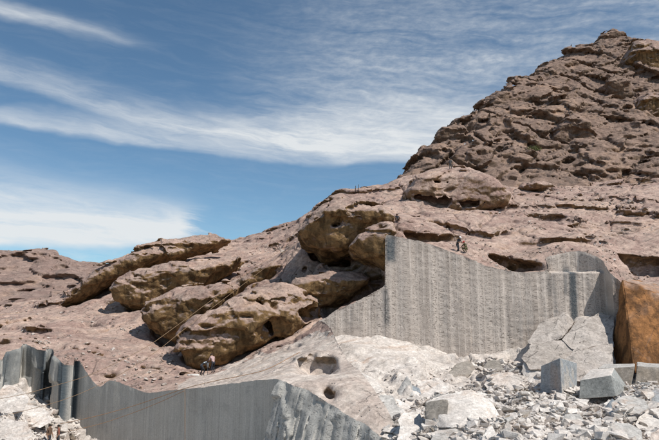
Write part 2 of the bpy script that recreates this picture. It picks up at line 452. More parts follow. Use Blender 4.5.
def cut_material(name, base, alt, dark, dirx, diry, period, line, pock, stains=(), rust=None):
    """stone cut along rows of drill holes: upright columns, chips and water stains"""
    m, nt, pos, nor, done = new_mat(name, 0.9)
    x, y, z = split(nt, pos)
    t = x * dirx + y * diry
    wob = (noise(nt, vec(nt, t * 0.5, 0.0, z * 0.25), 1.0, 3) - 0.5) * 0.35
    tt = t + wob * 0.35 + (noise(nt, vec(nt, t * 0.55, 31.0, 0.0), 1.0, 3, 0.6) - 0.5) * 1.6
    col = noise(nt, vec(nt, tt * (0.8 / period), 3.0, z * 0.03), 1.0, 2)
    col2 = noise(nt, vec(nt, tt * (3.1 / period), 8.0, z * 0.05), 1.0, 3)
    col3 = noise(nt, vec(nt, tt * (9.0 / period), 18.0, z * 0.10), 1.0, 2)
    big = noise(nt, pos, 0.22, 4, 0.6, 0.5)
    chip = noise(nt, vec(nt, tt * 6.5 + z * 2.0, y * 6.5, z * 12.0), 1.0, 3, 0.6, 0.1)
    fine = noise(nt, pos, 12.0, 5, 0.7)
    fr = (tt / period)._m('FRACT')
    edge = (fr - 0.5).abs()
    groove = edge.step(0.40, 0.49) * noise(nt, vec(nt, tt * 0.7, 0.0, z * 0.5), 1.0, 3).step(0.40, 0.66)
    inner = edge.step(0.44, 0.30)
    c = mix(nt, (col * 0.7 + big * 0.6).step(0.45, 0.85), base, alt)
    c = mix(nt, col2.step(0.52, 0.70) * 0.45, c, dark)
    c = mix(nt, col3.step(0.50, 0.72) * line * 0.5, c, gain(nt, alt, 1.1))
    c = mix(nt, chip.step(0.52, 0.63) * (inner * 0.7 + 0.3) * pock * (big.step(0.35, 0.65) * 0.55 + 0.45), c, gain(nt, dark, 0.85))
    c = mix(nt, noise(nt, pos, 0.45, 5, 0.65, 0.8).step(0.52, 0.72) * 0.4, c, gain(nt, dark, 1.25))
    c = mix(nt, groove * line, c, gain(nt, alt, 1.18))
    wet = noise(nt, vec(nt, tt * 0.55, 20.0, z * 0.07), 1.0, 4, 0.6).step(0.60, 0.72) * 0.35
    c = mix(nt, wet, c, (0.11, 0.118, 0.122))
    for (t0, hw, z0, z1, amt) in stains:
        q = (t + wob - t0).abs().step(hw, hw * 0.25) * z.step(z0, z0 + 0.8) * z.step(z1 + 0.6, z1 - 0.4)
        c = mix(nt, (q * (chip * 0.8 + 0.5)).clamp() * amt, c, (0.055, 0.075, 0.09))
    if rust is not None:
        q = (x + (big - 0.5) * 2.5).step(rust, rust + 1.2) * (fine * 0.6 + col2 * 0.6).step(0.35, 0.7)
        c = mix(nt, q * 0.85, c, (0.36, 0.215, 0.13))
    c = gain(nt, c, fine * 0.9 + 0.55)
    h = fine * 0.35 - chip.step(0.50, 0.66) * inner * pock * 1.1 - groove * 0.5 * line + big * 0.3 + col2 * 0.35 + col3 * 0.15 * line
    return done(c, h, 0.05, 0.6)
xs = lambda u, v, Y: at(u, v, Y)[0]
zs = lambda u, v, Y: at(u, v, Y)[2]
xs = lambda u, v, Y: at(u, v, Y)[0]
M_FACE = cut_material('drilled grey quarry face', (0.435, 0.372, 0.322), (0.55, 0.482, 0.425), (0.215, 0.180, 0.155), 1.0, 0.0, 0.62, 0.72, 0.9, rust=xs(604, 280, 60),
    stains=((xs(574, 300, 60), 0.55, zs(574, 326, 60), zs(574, 268, 60), 0.95), (xs(566, 290, 60), 0.3, zs(566, 300, 60), zs(566, 272, 60), 0.6),
            (xs(391, 250, 60), 0.75, zs(391, 266, 60), zs(391, 236, 60), 0.95), (xs(386, 300, 60), 0.35, zs(386, 330, 60), zs(386, 290, 60), 0.55),
            (xs(550, 290, 60), 0.5, zs(550, 300, 60), zs(550, 274, 60), 0.35)))
tw = lambda u, Y: plan_t(u, Y)
def plan_t(u, Y):
    p = at(u, 400, Y); return p[0] * 0.786 - p[1] * 0.619
M_WALL = cut_material('sawn grey quarry wall', (0.375, 0.355, 0.318), (0.47, 0.448, 0.405), (0.18, 0.178, 0.168), 0.786, -0.619, 0.40, 0.75, 0.12,
    stains=((tw(46, 57), 0.9, -9, 4, 0.9), (tw(70.5, 55.2), 0.55, -9, 4, 0.9), (tw(25, 57.5), 0.8, -9, 4, 0.55), (tw(34, 57), 0.5, -9, 4, 0.5), (tw(74, 55.5), 0.5, -9, 4, 0.7)))
M_SIDE = cut_material('rough split rock side', (0.355, 0.34, 0.31), (0.45, 0.43, 0.395), (0.19, 0.186, 0.176), 0.74, -0.67, 0.5, 0.5, 0.7)

# ------------------------------------------------------------------ the main slope
HP = [ # along the cut edges
 (0,345,56),(20,343,58),(45,350,58),(72,350,56),(75,353,56),(88,372,55),(100,389,53.5),(108,381,53),(130,386,52),(150,393,50.5),(165,391,49),(185,388,48),(205,386,46.5),(240,381,44.5),(278,377,42),
 (300,386,40.5),(330,402,38.5),(360,420,37),(392,441,35.5),(330,372,42.8),(355,394,39.5),(380,417,36.8),(345,364,46.0),(300,367,44.8),(288,362,46.5),(315,350,48.5),(328,352,49.5),(318,338,54),
 # ramp
 (205,373,55),(230,365,56),(260,352,58),(290,338,60),(315,325,61),(180,375,54),(160,372,54.5),
 # pale slab on the left
 (130,365,57),(100,355,60),(150,350,62),(80,335,64),(110,335,66),(140,335,67),(60,330,66),(30,335,62),(10,340,60),(40,318,76),(75,315,76),(100,313,76),(125,315,74),
 (60,306,88),(90,298,88),(120,290,88),(160,272,90),
 # slope with the boulders
 (160,345,64),(185,345,62),(190,320,70),(150,312,74),(215,300,77),(207,289,81),(178,300,79),(232,300,75),(230,280,80),(215,270,88),(190,262,94),(250,262,92),(280,290,70),(315,315,63.5),
 (330,309,64),(357,289,64.5),(388,286,61.5),(372,290,62.5),(350,284,65),(335,270,67),(318,258,69),(305,262,72),(285,272,78),(275,262,88),(270,250,98),(300,240,98),(290,255,88),
 (200,367,60),(230,359,61.5),(262,347,63),(295,333,64),(155,327,68.5),(175,340,66.5),(130,308,78),(155,310,76.5),(190,297,79),(312,307,65.5),(340,299,65.5),
 (304,281,71),(330,274,71),(352,277,69.5),
 (312,216,75),(335,203,80),(360,204,80),(380,215,73),(318,240,74),(345,245,73),
 (195,330,68),(215,313,69),(245,299,70),(275,291,70),(300,291,69),
 (160,308,74),(185,298,75),(205,298,75.5),
 (130,283,84),(155,274,85),(180,273,87),(205,277,87),
 (96,288,93),(120,270,94),(148,257,95),(168,249,97),(190,248,99),(205,250,100),
 (420,177,94),(450,169,95),(485,184,94),(440,210,84),(480,208,85),
 (175,246,108),(200,243,112),(225,242,114),(240,240,114),(270,231,114),(300,223,110),(315,208,104),(330,196,98),(345,192,98),(360,189,98),(385,183,100),(405,177,104),
 (350,215,84),(380,222,74),(400,212,78),
 # above the quarry face
 (388,232,60.3),(400,232,60),(415,239,60),(430,245,60),(460,257,60),(490,268,60),(520,272,60),(545,271,60),(548,247,63),(570,244,63),(590,246,63),(604,252,61.5),(612,268,60),
 (400,222,66),(450,228,68),(480,243,65),(520,246,66),(540,238,68),(580,238,67),(610,242,66),(450,214,78),(500,212,80),(550,208,84),(600,215,82),(640,228,76),(659,236,74),(690,240,72),
 (420,202,84),(500,192,96),(560,186,99),(620,184,100),(659,180,100),(450,190,94),(410,190,94),(700,178,102),
 (620,258,66),(645,280,64),(659,285,63),(690,290,62),(622,284,61),(640,292,61),(659,302,59),(700,310,56),
]
HW = [(-75, 60, 2), (-75, 90, 2), (-90, 120, 0), (-60, 120, 4), (-40, 135, 8), (-10, 135, 14), (20, 135, 26), (60, 135, 36), (80, 70, 14), (80, 100, 22), (-45, 52, -1), (80, 50, 8), (4.5, 30, -4), (-36, 52, 2.0), (-34, 56, 3.0)]
HILL = Surf(HP, HW)
log('hill surface')
P2 = lambda u, Y: ((u - 329.5) / FPX * Y * 1.0, Y)
def plan(u, v, Y): p = at(u, v, Y); return (p[0], p[1])
def fine_path(pts, st=0.12, rough=0.05, seed=0.0):
    """a line on the ground resampled finely, with the small waviness of a split edge"""
    P = np.array(pts, float); seg = np.linalg.norm(np.diff(P, axis=0), axis=1); L = np.r_[0, np.cumsum(seg)]
    t = np.linspace(0, L[-1], int(L[-1] / st) + 1); t = np.unique(np.r_[t, L])
    Q = np.stack([np.interp(t, L, P[:, 0]), np.interp(t, L, P[:, 1])], 1)
    T = np.gradient(Q, axis=0); T /= np.linalg.norm(T, axis=1)[:, None] + 1e-9
    Nn = np.stack([-T[:, 1], T[:, 0]], 1)
    w = fbm(np.stack([t, np.zeros_like(t), np.full_like(t, seed)], 1), 1.6, 4, 0.6) * rough * 2
    return Q + Nn * w[:, None]
NOSE_PATH = fine_path([plan(399, 442, 34.8), plan(360, 420, 36.8), plan(330, 403, 38.3), plan(300, 388, 40.2), plan(279, 380, 41.7)], rough=0.16, seed=3)
WALL_PATH = fine_path([plan(279, 380, 41.7), plan(131, 412, 51.5), plan(72.5, 400, 55.6), plan(71.5, 400, 54.6), plan(60, 400, 54.4), plan(51, 400, 55.4), plan(50, 400, 58.6), plan(43, 400, 58.8),
             plan(42, 400, 56.6), plan(20, 390, 58.0), plan(17, 390, 56.0), plan(3, 390, 54.5), plan(0, 390, 53.0), (-50, 48)], rough=0.03, seed=8)
SX0, SX1 = plan(546, 260, 61.0)[0], plan(617, 260, 60.0)[0]
FACE_PATH = fine_path([plan(313, 330, 60.6), plan(385, 300, 60.1), plan(470, 300, 60.0), plan(606, 300, 60.0), plan(613, 300, 58.6), plan(626, 300, 58.2), (80, 57)], rough=0.05, seed=5)
WALL_PLAN = [tuple(p) for p in NOSE_PATH] + [tuple(p) for p in WALL_PATH[1:]] + [(-50, 5), (4.5, 5)]
FACE_REST = [(80, 5), (4.9, 5), plan(402, 440, 35.2), plan(371, 397, 40.5), plan(347, 367, 46.5), plan(331, 350, 54)]
def stepped(p):
    return (p[0], p[1] + 1.5 * sstep(p[0], SX0 - 0.12, SX0 + 0.12) * sstep(p[0], SX1 - 0.6, SX1 - 3.4))
FACE_EDGE = [stepped(p) for p in FACE_PATH]
FACE_PLAN = [tuple(p) for p in FACE_EDGE] + FACE_REST
COARSE_WALL = [tuple(p) for p in NOSE_PATH[::5]] + [tuple(p) for p in WALL_PATH[1::5]] + [tuple(WALL_PATH[-1]), (-50, 5), (4.5, 5)]
COARSE_FACE = [tuple(p) for p in FACE_EDGE[::4]] + [tuple(FACE_EDGE[-1])] + FACE_REST
STEP_Z = zs(570, 272, 60.5)
# weathered hollows, plus pits added to darken under boulders: outline, depth, edge radius, offset towards the viewer
HOLLOWS = [
 ([(324,319),(340,309.5),(365,298),(384.6,287),(384.6,218),(345,222),(328,250)], 4.0, 0.7, 62.4),
 ([(147,316),(160,325),(172,340),(188,348),(180,354),(162,349),(149,334)], 2.6, 0.5),  # added pit, shaped for dark shade under the pitted boulder's left end
 ([(182,336),(196,346),(210,369),(198,370),(185,360)], 2.4, 0.5),  # added pit to deepen the shade beside the largest boulder
 ([(119,292),(138,309),(158,312),(142,317),(125,309)], 2.2, 0.4),  # added pit darkening the gap below the broad brown boulder
 ([(306,246),(324,258),(350,262),(352,270),(330,266),(312,258)], 3.0, 0.4),
 ([(400,229),(412,232),(440,235),(465,231),(480,233),(476,238),(455,242),(430,243),(412,240)], 2.2, 0.45),
 ([(488,252),(505,256),(530,262),(541,264),(540,271),(515,272),(503,268)], 2.4, 0.5),
 ([(529,213),(545,211),(560,213),(570,216),(560,221),(545,223),(535,219)], 1.8, 0.45),
 ([(517,241),(530,239),(545,242),(552,245),(535,247),(522,245)], 1.6, 0.35),
 ([(566,227),(580,226),(602,221),(600,226),(580,231),(568,231)], 1.2, 0.3),
 ([(612,226),(625,224),(634,228),(628,236),(616,237)], 1.6, 0.4),
 ([(620,210),(634,208),(640,205),(636,213),(624,216)], 1.6, 0.35),
 ([(614,260),(622,253),(640,254),(659,256),(680,258),(680,279),(659,279),(640,281),(624,277)], 3.0, 0.8),
 ([(297,362),(305,360),(316,360),(327,358),(337,360),(338,367),(328,376),(312,378),(300,371)], 2.6, 0.5),
 ([(320,392),(330,390),(340,397),(334,402),(324,400)], 1.5, 0.3),
 ([(283,358),(290,357),(293,361),(286,363)], 0.7, 0.2),
 ([(308,355),(316,353),(318,356),(310,358)], 0.7, 0.15),
 ([(70,348),(80,347),(92,347),(90,351),(76,352)], 1.0, 0.2),
 ([(85,323),(95,323),(101,327),(94,326)], 0.8, 0.15),
 ([(105,378),(113,376),(116,378),(108,380)], 0.8, 0.2),
 ([(210,322),(214,315),(222,310),(228,305),(224,316),(214,326)], 1.8, 0.4),
 ([(227,287),(245,279),(268,272),(276,274),(262,283),(240,294),(228,298)], 2.6, 0.5),
 ([(196,297),(208,293),(218,296),(214,304),(200,304)], 1.4, 0.4),
 ([(268,246),(285,238),(298,233),(300,236),(285,243),(272,250)], 0.6, 0.15),
 ([(420,236),(430,240),(434,246),(424,244)], 1.0, 0.3),
 ([(480,240),(484,240),(484,243),(480,243)], 0.6, 0.15), ([(482,246),(486,245),(487,248),(483,248)], 0.6, 0.15),
 ([(340,212),(352,211),(350,216),(341,217)], 0.9, 0.25), ([(358,210),(372,209),(372,213),(360,213)], 0.8, 0.2),
 ([(374,189),(380,188),(378,191),(372,192)], 0.7, 0.15), ([(362,201),(368,201),(366,203)], 0.5, 0.12),
 ([(318,216),(330,207),(338,206),(334,214),(322,222)], 1.2, 0.35), ([(304,232),(314,222),(332,217),(330,224),(316,234)], 1.4, 0.35),
 ([(632,188),(650,176),(670,172),(668,180),(650,188)], 1.8, 0.4), ([(600,236),(608,236),(606,240)], 0.7, 0.15),
 ([(152,301),(160,303),(158,306),(152,305)], 0.6, 0.15), ([(300,270),(306,268),(305,272)], 0.5, 0.12),
 ([(570,205),(580,206),(578,209),(571,208)], 0.8, 0.2), ([(505,221),(520,219),(528,221),(515,224)], 0.9, 0.2), ([(640,214),(652,211),(650,217)], 1.0, 0.2),
]
def build_hill():
    vx = 0.26
    lo = np.array([-62.0, 33.0, -9.0]); hi = np.array([66.0, 122.0, 36.0])
    X, Y, Z = grid_axes(lo, hi, vx)
    gx, gy = np.broadcast_arrays(X[:, :, 0], Y[:, :, 0])
    H = HILL(gx, gy).astype(np.float32)
    # broad swells and ledges of the surface
    Pg = np.stack([gx.ravel(), gy.ravel(), np.zeros(gx.size)], 1)
    amp = sstep(gy, 56, 72)
    H += (fbm(Pg, 9.0, 3).reshape(H.shape) * 0.9 * amp).astype(np.float32)
    F = np.empty((gx.shape[0], gx.shape[1], Z.shape[2]), np.float32)
    np.subtract(Z.astype(np.float32), H[:, :, None], out=F); F *= 0.85
    np.clip(F, -2.0, 2.0, out=F)
    def rock(P):
        wl = sstep(P[:, 1], 50, 60) * sstep(np.minimum(poly_sd(P[:, 0], P[:, 1], COARSE_WALL), poly_sd(P[:, 0], P[:, 1], COARSE_FACE)), 0.0, 1.5)
        patch = sstep(fbm(P, 13, 3, 0.5, 71), -0.16, 0.22)
        tz = P[:, 2] * 0.8 + P[:, 1] * 0.30 + P[:, 0] * 0.12
        Q = warp(np.stack([P[:, 0], P[:, 1] * 0.35, tz], 1), 4.0, 1.5, 10)
        return (blocks(Q * np.array([0.10, 0.2, 0.24], np.float32), 0.8, 0.5, 0.4, 0.06) * 0.62 * (0.32 + 0.68 * patch)
                + blocks(Q * np.array([0.30, 0.4, 0.60], np.float32) + 9, 0.8, 0.6, 0.4, 0.1) * 0.19 * (0.25 + 0.75 * patch)) * wl
    uu, vv = proj(np.stack([gx, gy, H], 2))
    vis = (uu > -60) & (uu < 715) & (vv < 470)
    for k in range(0, F.shape[0], 60):
        band_add(F[k:k + 60], lo + np.array([k * vx, 0, 0]), vx, 1.15, rock, np.broadcast_to(vis[k:k + 60, :, None], F[k:k + 60].shape))
    log('hill ledges')
    def box(L, pad=1.2):
        a = np.maximum(((L[0] - pad - lo) / vx).astype(int), 0); b = np.minimum(((L[1] + pad - lo) / vx).astype(int) + 1, np.array(F.shape))
        return tuple(slice(i, max(i, j)) for i, j in zip(a, b))
    for poly, T, rr, *yy in HOLLOWS:
        cu, cv = np.mean(poly, 0)
        y = HILL.hit(cu, cv, skip=(WALL_PLAN, FACE_PLAN))
        if yy: y = yy[0]
        if y is None: continue
        L = Lump(poly, y + 0.2, T, rr)
        b = box((L.lo, L.hi))
        d = L.sd(X[b[0]], Y[:, b[1]], Z[:, :, b[2]])
        F[b] = smax(F[b], -d, 0.22)
    wp = poly_sd(gx, gy, COARSE_WALL); fp = poly_sd(gx, gy, COARSE_FACE)
    F[np.minimum(wp, fp) < -1.6] = 2.0
    V, Q = vdb_mesh(F, lo, vx); del F
    c = V[Q].mean(1); u, v = proj(c)
    nq = np.cross(V[Q[:, 2]] - V[Q[:, 0]], V[Q[:, 3]] - V[Q[:, 1]]); nq /= np.linalg.norm(nq, axis=1)[:, None] + 1e-9
    ray = c - np.array([0, 0, HC]); ray /= np.linalg.norm(ray, axis=1)[:, None]
    keep = (u > -80) & (u < 735) & (v < 560) & (v > 90) & (c[:, 2] > -8.6) & ((nq * ray).sum(1) < 0.30)
    V, Q = compact(V, Q[keep]); V, Q = drop_islands(V, Q, 500); log('hill quads', len(Q))
    V, Q, N = subdivide(V, Q, 1)
    def pd(P_):
        r = np.full(len(P_), 50.0); m_ = P_[:, 1] < 65; r[m_] = pd_(P_[m_]); return r
    def pd_(P):
        a = np.minimum(poly_sd(P[:, 0], P[:, 1], COARSE_WALL), poly_sd(P[:, 0], P[:, 1], COARSE_FACE)); near = np.abs(a) < 1.5
        a[near] = np.minimum(poly_sd(P[near, 0], P[near, 1], WALL_PLAN), poly_sd(P[near, 0], P[near, 1], FACE_PLAN)); return a
    ed = pd(V); log('edge distance')
    wn = sstep(ed, -0.2, 1.1) * 0.8 + 0.2
    # natural rock relief: smooth weathered sheets, creases, a few ledges and pockets
    wl = wn * sstep(V[:, 1], 50, 62)
    Wq = warp(V, 6.0, 1.6, 40) * np.array([0.8, 0.8, 1.5], np.float32)
    patch = sstep(fbm(V, 12, 3, 0.5, 71), -0.12, 0.25)          # where the sheets are broken up
    d = billow(Wq, 9.0, 2, 0.5, 3) * 0.50 * wn + fbm(V, 0.9, 5, 0.62, 5) * 0.14 * (0.35 + 0.65 * wn)
    d += billow(Wq, 2.2, 3, 0.5, 9) * (0.14 + 0.10 * patch) * wl
    # long steps running down the slope
    ln = perlin(np.stack([(V[:, 0] * 0.75 - V[:, 1] * 0.45) * 0.16, (V[:, 1] * 0.75 + V[:, 0] * 0.45) * 0.035, V[:, 2] * 0.05], 1) + fbm(V, 4, 2, 0.5, 30)[:, None] * 0.25)
    d -= 0.35 * sstep(np.abs(ln), 0.06, 0.0) * wl
    # pockets
    Pk = warp(V, 2.0, 0.8, 33) * np.array([0.30, 0.34, 0.95], np.float32) + 91
    p1, p2, pa, pb, pt, pl_ = cells(Pk)
    d -= 0.8 * sstep(p1, 0.40, 0.15) * (pa > 0.70) * wl * sstep(fbm(V, 8, 2, 0.5, 66), -0.08, 0.14)
    p1, p2, pa, pb, pt, pl_ = cells(warp(V, 1.0, 0.4, 13) * np.array([0.8, 0.8, 2.0], np.float32) + 51)
    d -= 0.28 * sstep(p1, 0.36, 0.15) * (pa > 0.72) * wn * sstep(fbm(V, 6, 2, 0.5, 96), -0.1, 0.14)
    V = V + N * d[:, None]
    # end the slope cleanly on the cut lines
    ed = pd(V)
    Q = Q[(ed[Q] > 0).any(1)]
    out = np.zeros(len(V), bool); out[Q.ravel()] = True; out &= ed <= 0
    for i in np.where(out)[0]:
        best = None
        for E_ in (NOSE_PATH, WALL_PATH, np.array(FACE_EDGE), CUT_REST):
            a, b = E_[:-1], E_[1:]; ab = b - a
            t = np.clip(((V[i, :2] - a) * ab).sum(1) / ((ab * ab).sum(1) + 1e-12), 0, 1); q = a + ab * t[:, None]
            dd = ((q - V[i, :2]) ** 2).sum(1); k = dd.argmin()
            if best is None or dd[k] < best[0]: best = (dd[k], q[k])
        if best[0] < 1.0: V[i, :2] = best[1]
    global EDGE_PTS
    EDGE_PTS = V[out].copy()
    c = V[Q].mean(1); u, v = proj(c)
    ed2 = np.interp(u, [180, 205, 240, 280, 315, 330, 345, 400], [383, 374, 362, 348, 334, 333, 333, 400])
    tan = (v > ed2 + 6 * perlin(c * 0.8)) & (c[:, 1] < 61.5) & (u > 178) & (u < 420)
    return {'hill': compact(V, Q[~tan]), 'tan': compact(V, Q[tan])}
CUT_REST = np.array([FACE_PLAN[-1]] + FACE_REST[::-1][:4] + [FACE_REST[1]], float)
CUT_REST = np.array([tuple(FACE_PATH[0])] + FACE_REST[::-1][:4], float)
HM = build_hill(); log('hill done', {k: len(v[1]) for k, v in HM.items()})
hill = put('hillside', mesh_from('hillside', *HM['hill']), M_HILL, kind='structure', label='weathered pink rock slope rising behind the quarry')
ramp = put('rock_ramp', mesh_from('rock_ramp', *HM['tan']), M_TAN, kind='structure', label='pale streaked rock ramp and ridge above the sawn wall')
def bvh(o):
    V, F = mesh_arrays(o.data)
    return BVHTree.FromPolygons((V + np.array(o.location)).tolist(), F.tolist())
def sheet(path, edge, bottom, st, relief, lean=0.0, back=None, side=1.0):
    """the upright cut surface under the line PATH; EDGE is where the slope ends above it"""
    P = np.array(path); E_ = np.array(edge)
    T = np.gradient(P, axis=0); T /= np.linalg.norm(T, axis=1)[:, None] + 1e-9
    NO = np.stack([-T[:, 1], T[:, 0]], 1) * side      # towards the rock
    tops = np.full(len(P), np.nan)
    for i, e in enumerate(E_):
        q = ((EDGE_PTS[:, :2] - e) ** 2).sum(1); k = np.where(q < 0.16 ** 2)[0]
        if len(k): tops[i] = EDGE_PTS[k, 2].max()
    ok = ~np.isnan(tops); ii = np.arange(len(P)); tops = np.interp(ii, ii[ok], tops[ok])
    med = np.array([np.median(tops[max(0, i - 2):i + 3]) for i in ii]); tops = np.where(np.abs(tops - med) > 0.5, med, tops) + 0.01
    nz = int((tops.max() - bottom) / st) + 1
    t = np.linspace(0, 1, nz)[None, :]
    z = tops[:, None] * (1 - t) + bottom * t
    dep = tops[:, None] - z
    V = np.stack([P[:, 0, None] - NO[:, 0, None] * lean * dep, P[:, 1, None] - NO[:, 1, None] * lean * dep, z], 2)
    if back is not None: V = back(V)
    V = V.reshape(-1, 3).astype(np.float32)
    d = relief(V) * np.clip(dep / 0.25, 0, 1).ravel()
    V[:, :2] -= np.repeat(NO, nz, 0) * d[:, None]
    n = len(P); i = np.arange(n * nz).reshape(n, nz)
    Q = np.stack([i[:-1, :-1].ravel(), i[:-1, 1:].ravel(), i[1:, 1:].ravel(), i[1:, :-1].ravel()], 1)
    return V, Q
def rel_face(V):
    t = V[:, 0]
    return (perlin(np.stack([t * 1.1, 0 * t, V[:, 2] * 0.06], 1)) * 0.09 + perlin(np.stack([t * 2.6, 0 * t + 9, V[:, 2] * 0.12], 1)) * 0.035
            + fbm(V * np.array([1.6, 1.6, 2.6], np.float32), 1.0, 3, 0.55) * 0.05 + fbm(V, 4.5, 2) * 0.15)
def rel_wall(V):
    t = V[:, 0] * 0.786 - V[:, 1] * 0.619
    w = sstep(V[:, 0], -21.0, -23.0)
    return perlin(np.stack([t * 0.9, 0 * t, V[:, 2] * 0.04], 1)) * 0.05 + fbm(V, 3.0, 3) * 0.04 + w * (perlin(np.stack([V[:, 0] * 1.3, 0 * t + 5, V[:, 2] * 0.10], 1)) * 0.14 + perlin(np.stack([V[:, 0] * 3.1, 0 * t + 9, V[:, 2] * 0.08], 1)) * 0.12 + fbm(V * np.array([1.0, 1.0, 0.5], np.float32), 1.2, 3) * 0.12 + facets(V * np.array([0.7, 0.7, 0.3], np.float32), 0.06) * 0.25)
def rel_nose(V): return fbm(V, 1.8, 4, 0.6, 3) * 0.2 + facets(V * np.array([0.6, 0.6, 0.5], np.float32) + 13, 0.12) * 0.28 + 0.1
def step_back(V):
    k = sstep(V[..., 2], STEP_Z - 0.10, STEP_Z + 0.10) * sstep(V[..., 0], SX0 - 0.12, SX0 + 0.12) * sstep(V[..., 0], SX1 - 0.6, SX1 - 3.4)
    V[..., 1] += 1.5 * k; return V
face = put('quarry_face', mesh_from('quarry_face', *sheet(FACE_PATH[FACE_PATH[:, 0] < 42], np.array(FACE_EDGE)[FACE_PATH[:, 0] < 42], -2.5, 0.09, rel_face, back=step_back)), M_FACE, kind='structure', label='tall grey drilled quarry face below the pink slope')
wall = put('quarry_wall', mesh_from('quarry_wall', *sheet(WALL_PATH[::-1], WALL_PATH[::-1], -8.5, 0.12, rel_wall)), M_WALL, kind='structure', label='dark sawn quarry wall in shade at the lower left')
nose = put('ridge_side', mesh_from('ridge_side', *sheet(NOSE_PATH[::-1], NOSE_PATH[::-1], -8.0, 0.09, rel_nose, lean=0.30)), M_SIDE, kind='structure', label='rough split side of the tan rock ridge')
log('cut sheets')

# ------------------------------------------------------------------ height fields: quarry floor, mountain, far hill, ground
def field(x0, x1, y0, y1, st):
    nx, ny = int((x1 - x0) / st) + 1, int((y1 - y0) / st) + 1
    gx, gy = np.meshgrid(np.linspace(x0, x1, nx), np.linspace(y0, y1, ny), indexing='ij')
    i = np.arange(nx * ny).reshape(nx, ny)
    Q = np.stack([i[:-1, :-1].ravel(), i[1:, :-1].ravel(), i[1:, 1:].ravel(), i[:-1, 1:].ravel()], 1)
    return gx, gy, Q
def fnormals(V, shape):
    G = V.reshape(*shape, 3); a = np.gradient(G, axis=0); b = np.gradient(G, axis=1)
    n = np.cross(a, b).reshape(-1, 3); return (n / np.linalg.norm(n, axis=1)[:, None]).astype(np.float32)

FP = [(330,341,58.5),(345,338,59.2),(370,340,59.4),(400,343,59.5),(430,350,59.5),(450,359,59.5),(475,366,59),(350,352,55),(380,358,54),(410,362,54),(430,364,55),(360,378,45.5),(383,402,40),(400,384,48),(420,378,51),(440,374,54),(403,436,35),(396,418,39),(425,395,45),(450,392,47),
      (480,376,56),(520,368,57),(540,350,58.5),(560,330,59.3),(580,318,59.3),(600,322,59.3),(612,340,58),(530,385,51),(560,392,47),(600,396,45),(640,392,46),(659,390,47),(620,372,54),(480,400,43),(520,410,39),(560,420,36),(620,420,36),(659,420,36),(450,425,35.5),(500,440,31),(560,440,31),(640,440,31),(440,440,32),
      (20,386,56.5),(5,392,53),(32,397,55.5),(46,412,54.5),(58,428,54),(68,446,53),(20,412,50),(38,436,48),(5,434,46),(50,450,50),(100,470,50),(150,500,46)]
FW = [(-40, 45, -3.5), (-40, 20, -4.5), (-10, 38, -6.5), (-3, 32, -6.0), (-15, 20, -5), (3, 25, -2.4), (10, 20, -1.2), (25, 20, -1.2), (50, 30, 0), (60, 50, 1), (0, 8, -2.5), (20, 5, -2), (50, 8, -2), (-40, 5, -4), (12, 64, 4.4), (0, 64, 4.6), (26, 64, 3), (45, 60, 1)]
FLOOR = Surf(FP, FW)
def build_floor():
    st = 0.16
    gx, gy, Q = field(-42, 48, 14, 63, st)
    z = FLOOR(gx, gy); V = np.stack([gx.ravel(), gy.ravel(), z.ravel()], 1).astype(np.float32)
    # leave out what lies behind the walls
    fd = poly_sd(gx, gy, FACE_PLAN).ravel(); wd = poly_sd(gx, gy, WALL_PLAN).ravel()
    N = fnormals(V, gx.shape)
    slab = sstep(V[:, 2], 1.0, 2.4)          # the smooth pale slab at the foot of the face
    W = warp(V, 1.5, 0.5, 1)
    d = facets(W * np.array([0.26, 0.36, 0.4], np.float32), 0.12, 0.05) * (0.35 + 0.5 * (1 - slab)) + facets(W * np.array([1.0, 1.1, 1.4], np.float32) + 7, 0.2, 0.1) * 0.3 * (1 - 0.85 * slab) + fbm(V, 2.5, 5, 0.55, 8) * 0.14 + billow(W, 5, 2) * 0.2
    V = V + N * d[:, None]
    keep = (np.minimum(fd, wd) < 0.7)[Q].any(1)
    return compact(V, Q[keep])
fl = put('quarry_floor', mesh_from('quarry_floor', *build_floor()), M_PALE, kind='structure', label='pale broken granite floor at the foot of the quarry faces')
log('floor')

SKY_M = [(404,176,110),(410,168,113),(420,150,119),(440,130,126),(465,110,134),(500,88,146),(540,63,160),(560,55,165),(580,47,170),(598,38,175),(612,33,178),(624,41,177),(640,45,176),(659,50,176),(700,60,178),(760,75,180)]
MP = [(440,175,104),(480,182,101),(520,188,100),(560,184,101),(600,182,102),(640,178,103),(680,175,104),(740,170,106),(450,155,112),(500,150,113),(550,150,113),(600,150,114),(650,150,115),(700,150,115),
      (480,125,124),(540,115,128),(600,112,130),(632,112,132),(640,98,140),(659,108,133),(700,110,133),(540,85,145),(600,75,152),(622,70,155),(628,92,145),(640,85,149),(659,90,147),(700,95,146)] + SKY_M
MW = [(20, 96, 17), (40, 94, 18), (60, 92, 18), (-5, 104, 15), (5, 112, 16), (90, 92, 20), (110, 100, 22), (130, 130, 40), (130, 180, 60)]
for u, v, Y in SKY_M:
    p = at(u, v, Y); MW.append((p[0] * 1.02 - 4, Y + 18, p[2] - 14)); MW.append((p[0] - 10, Y + 45, p[2] - 34))
MOUNT = Surf(MP, MW)
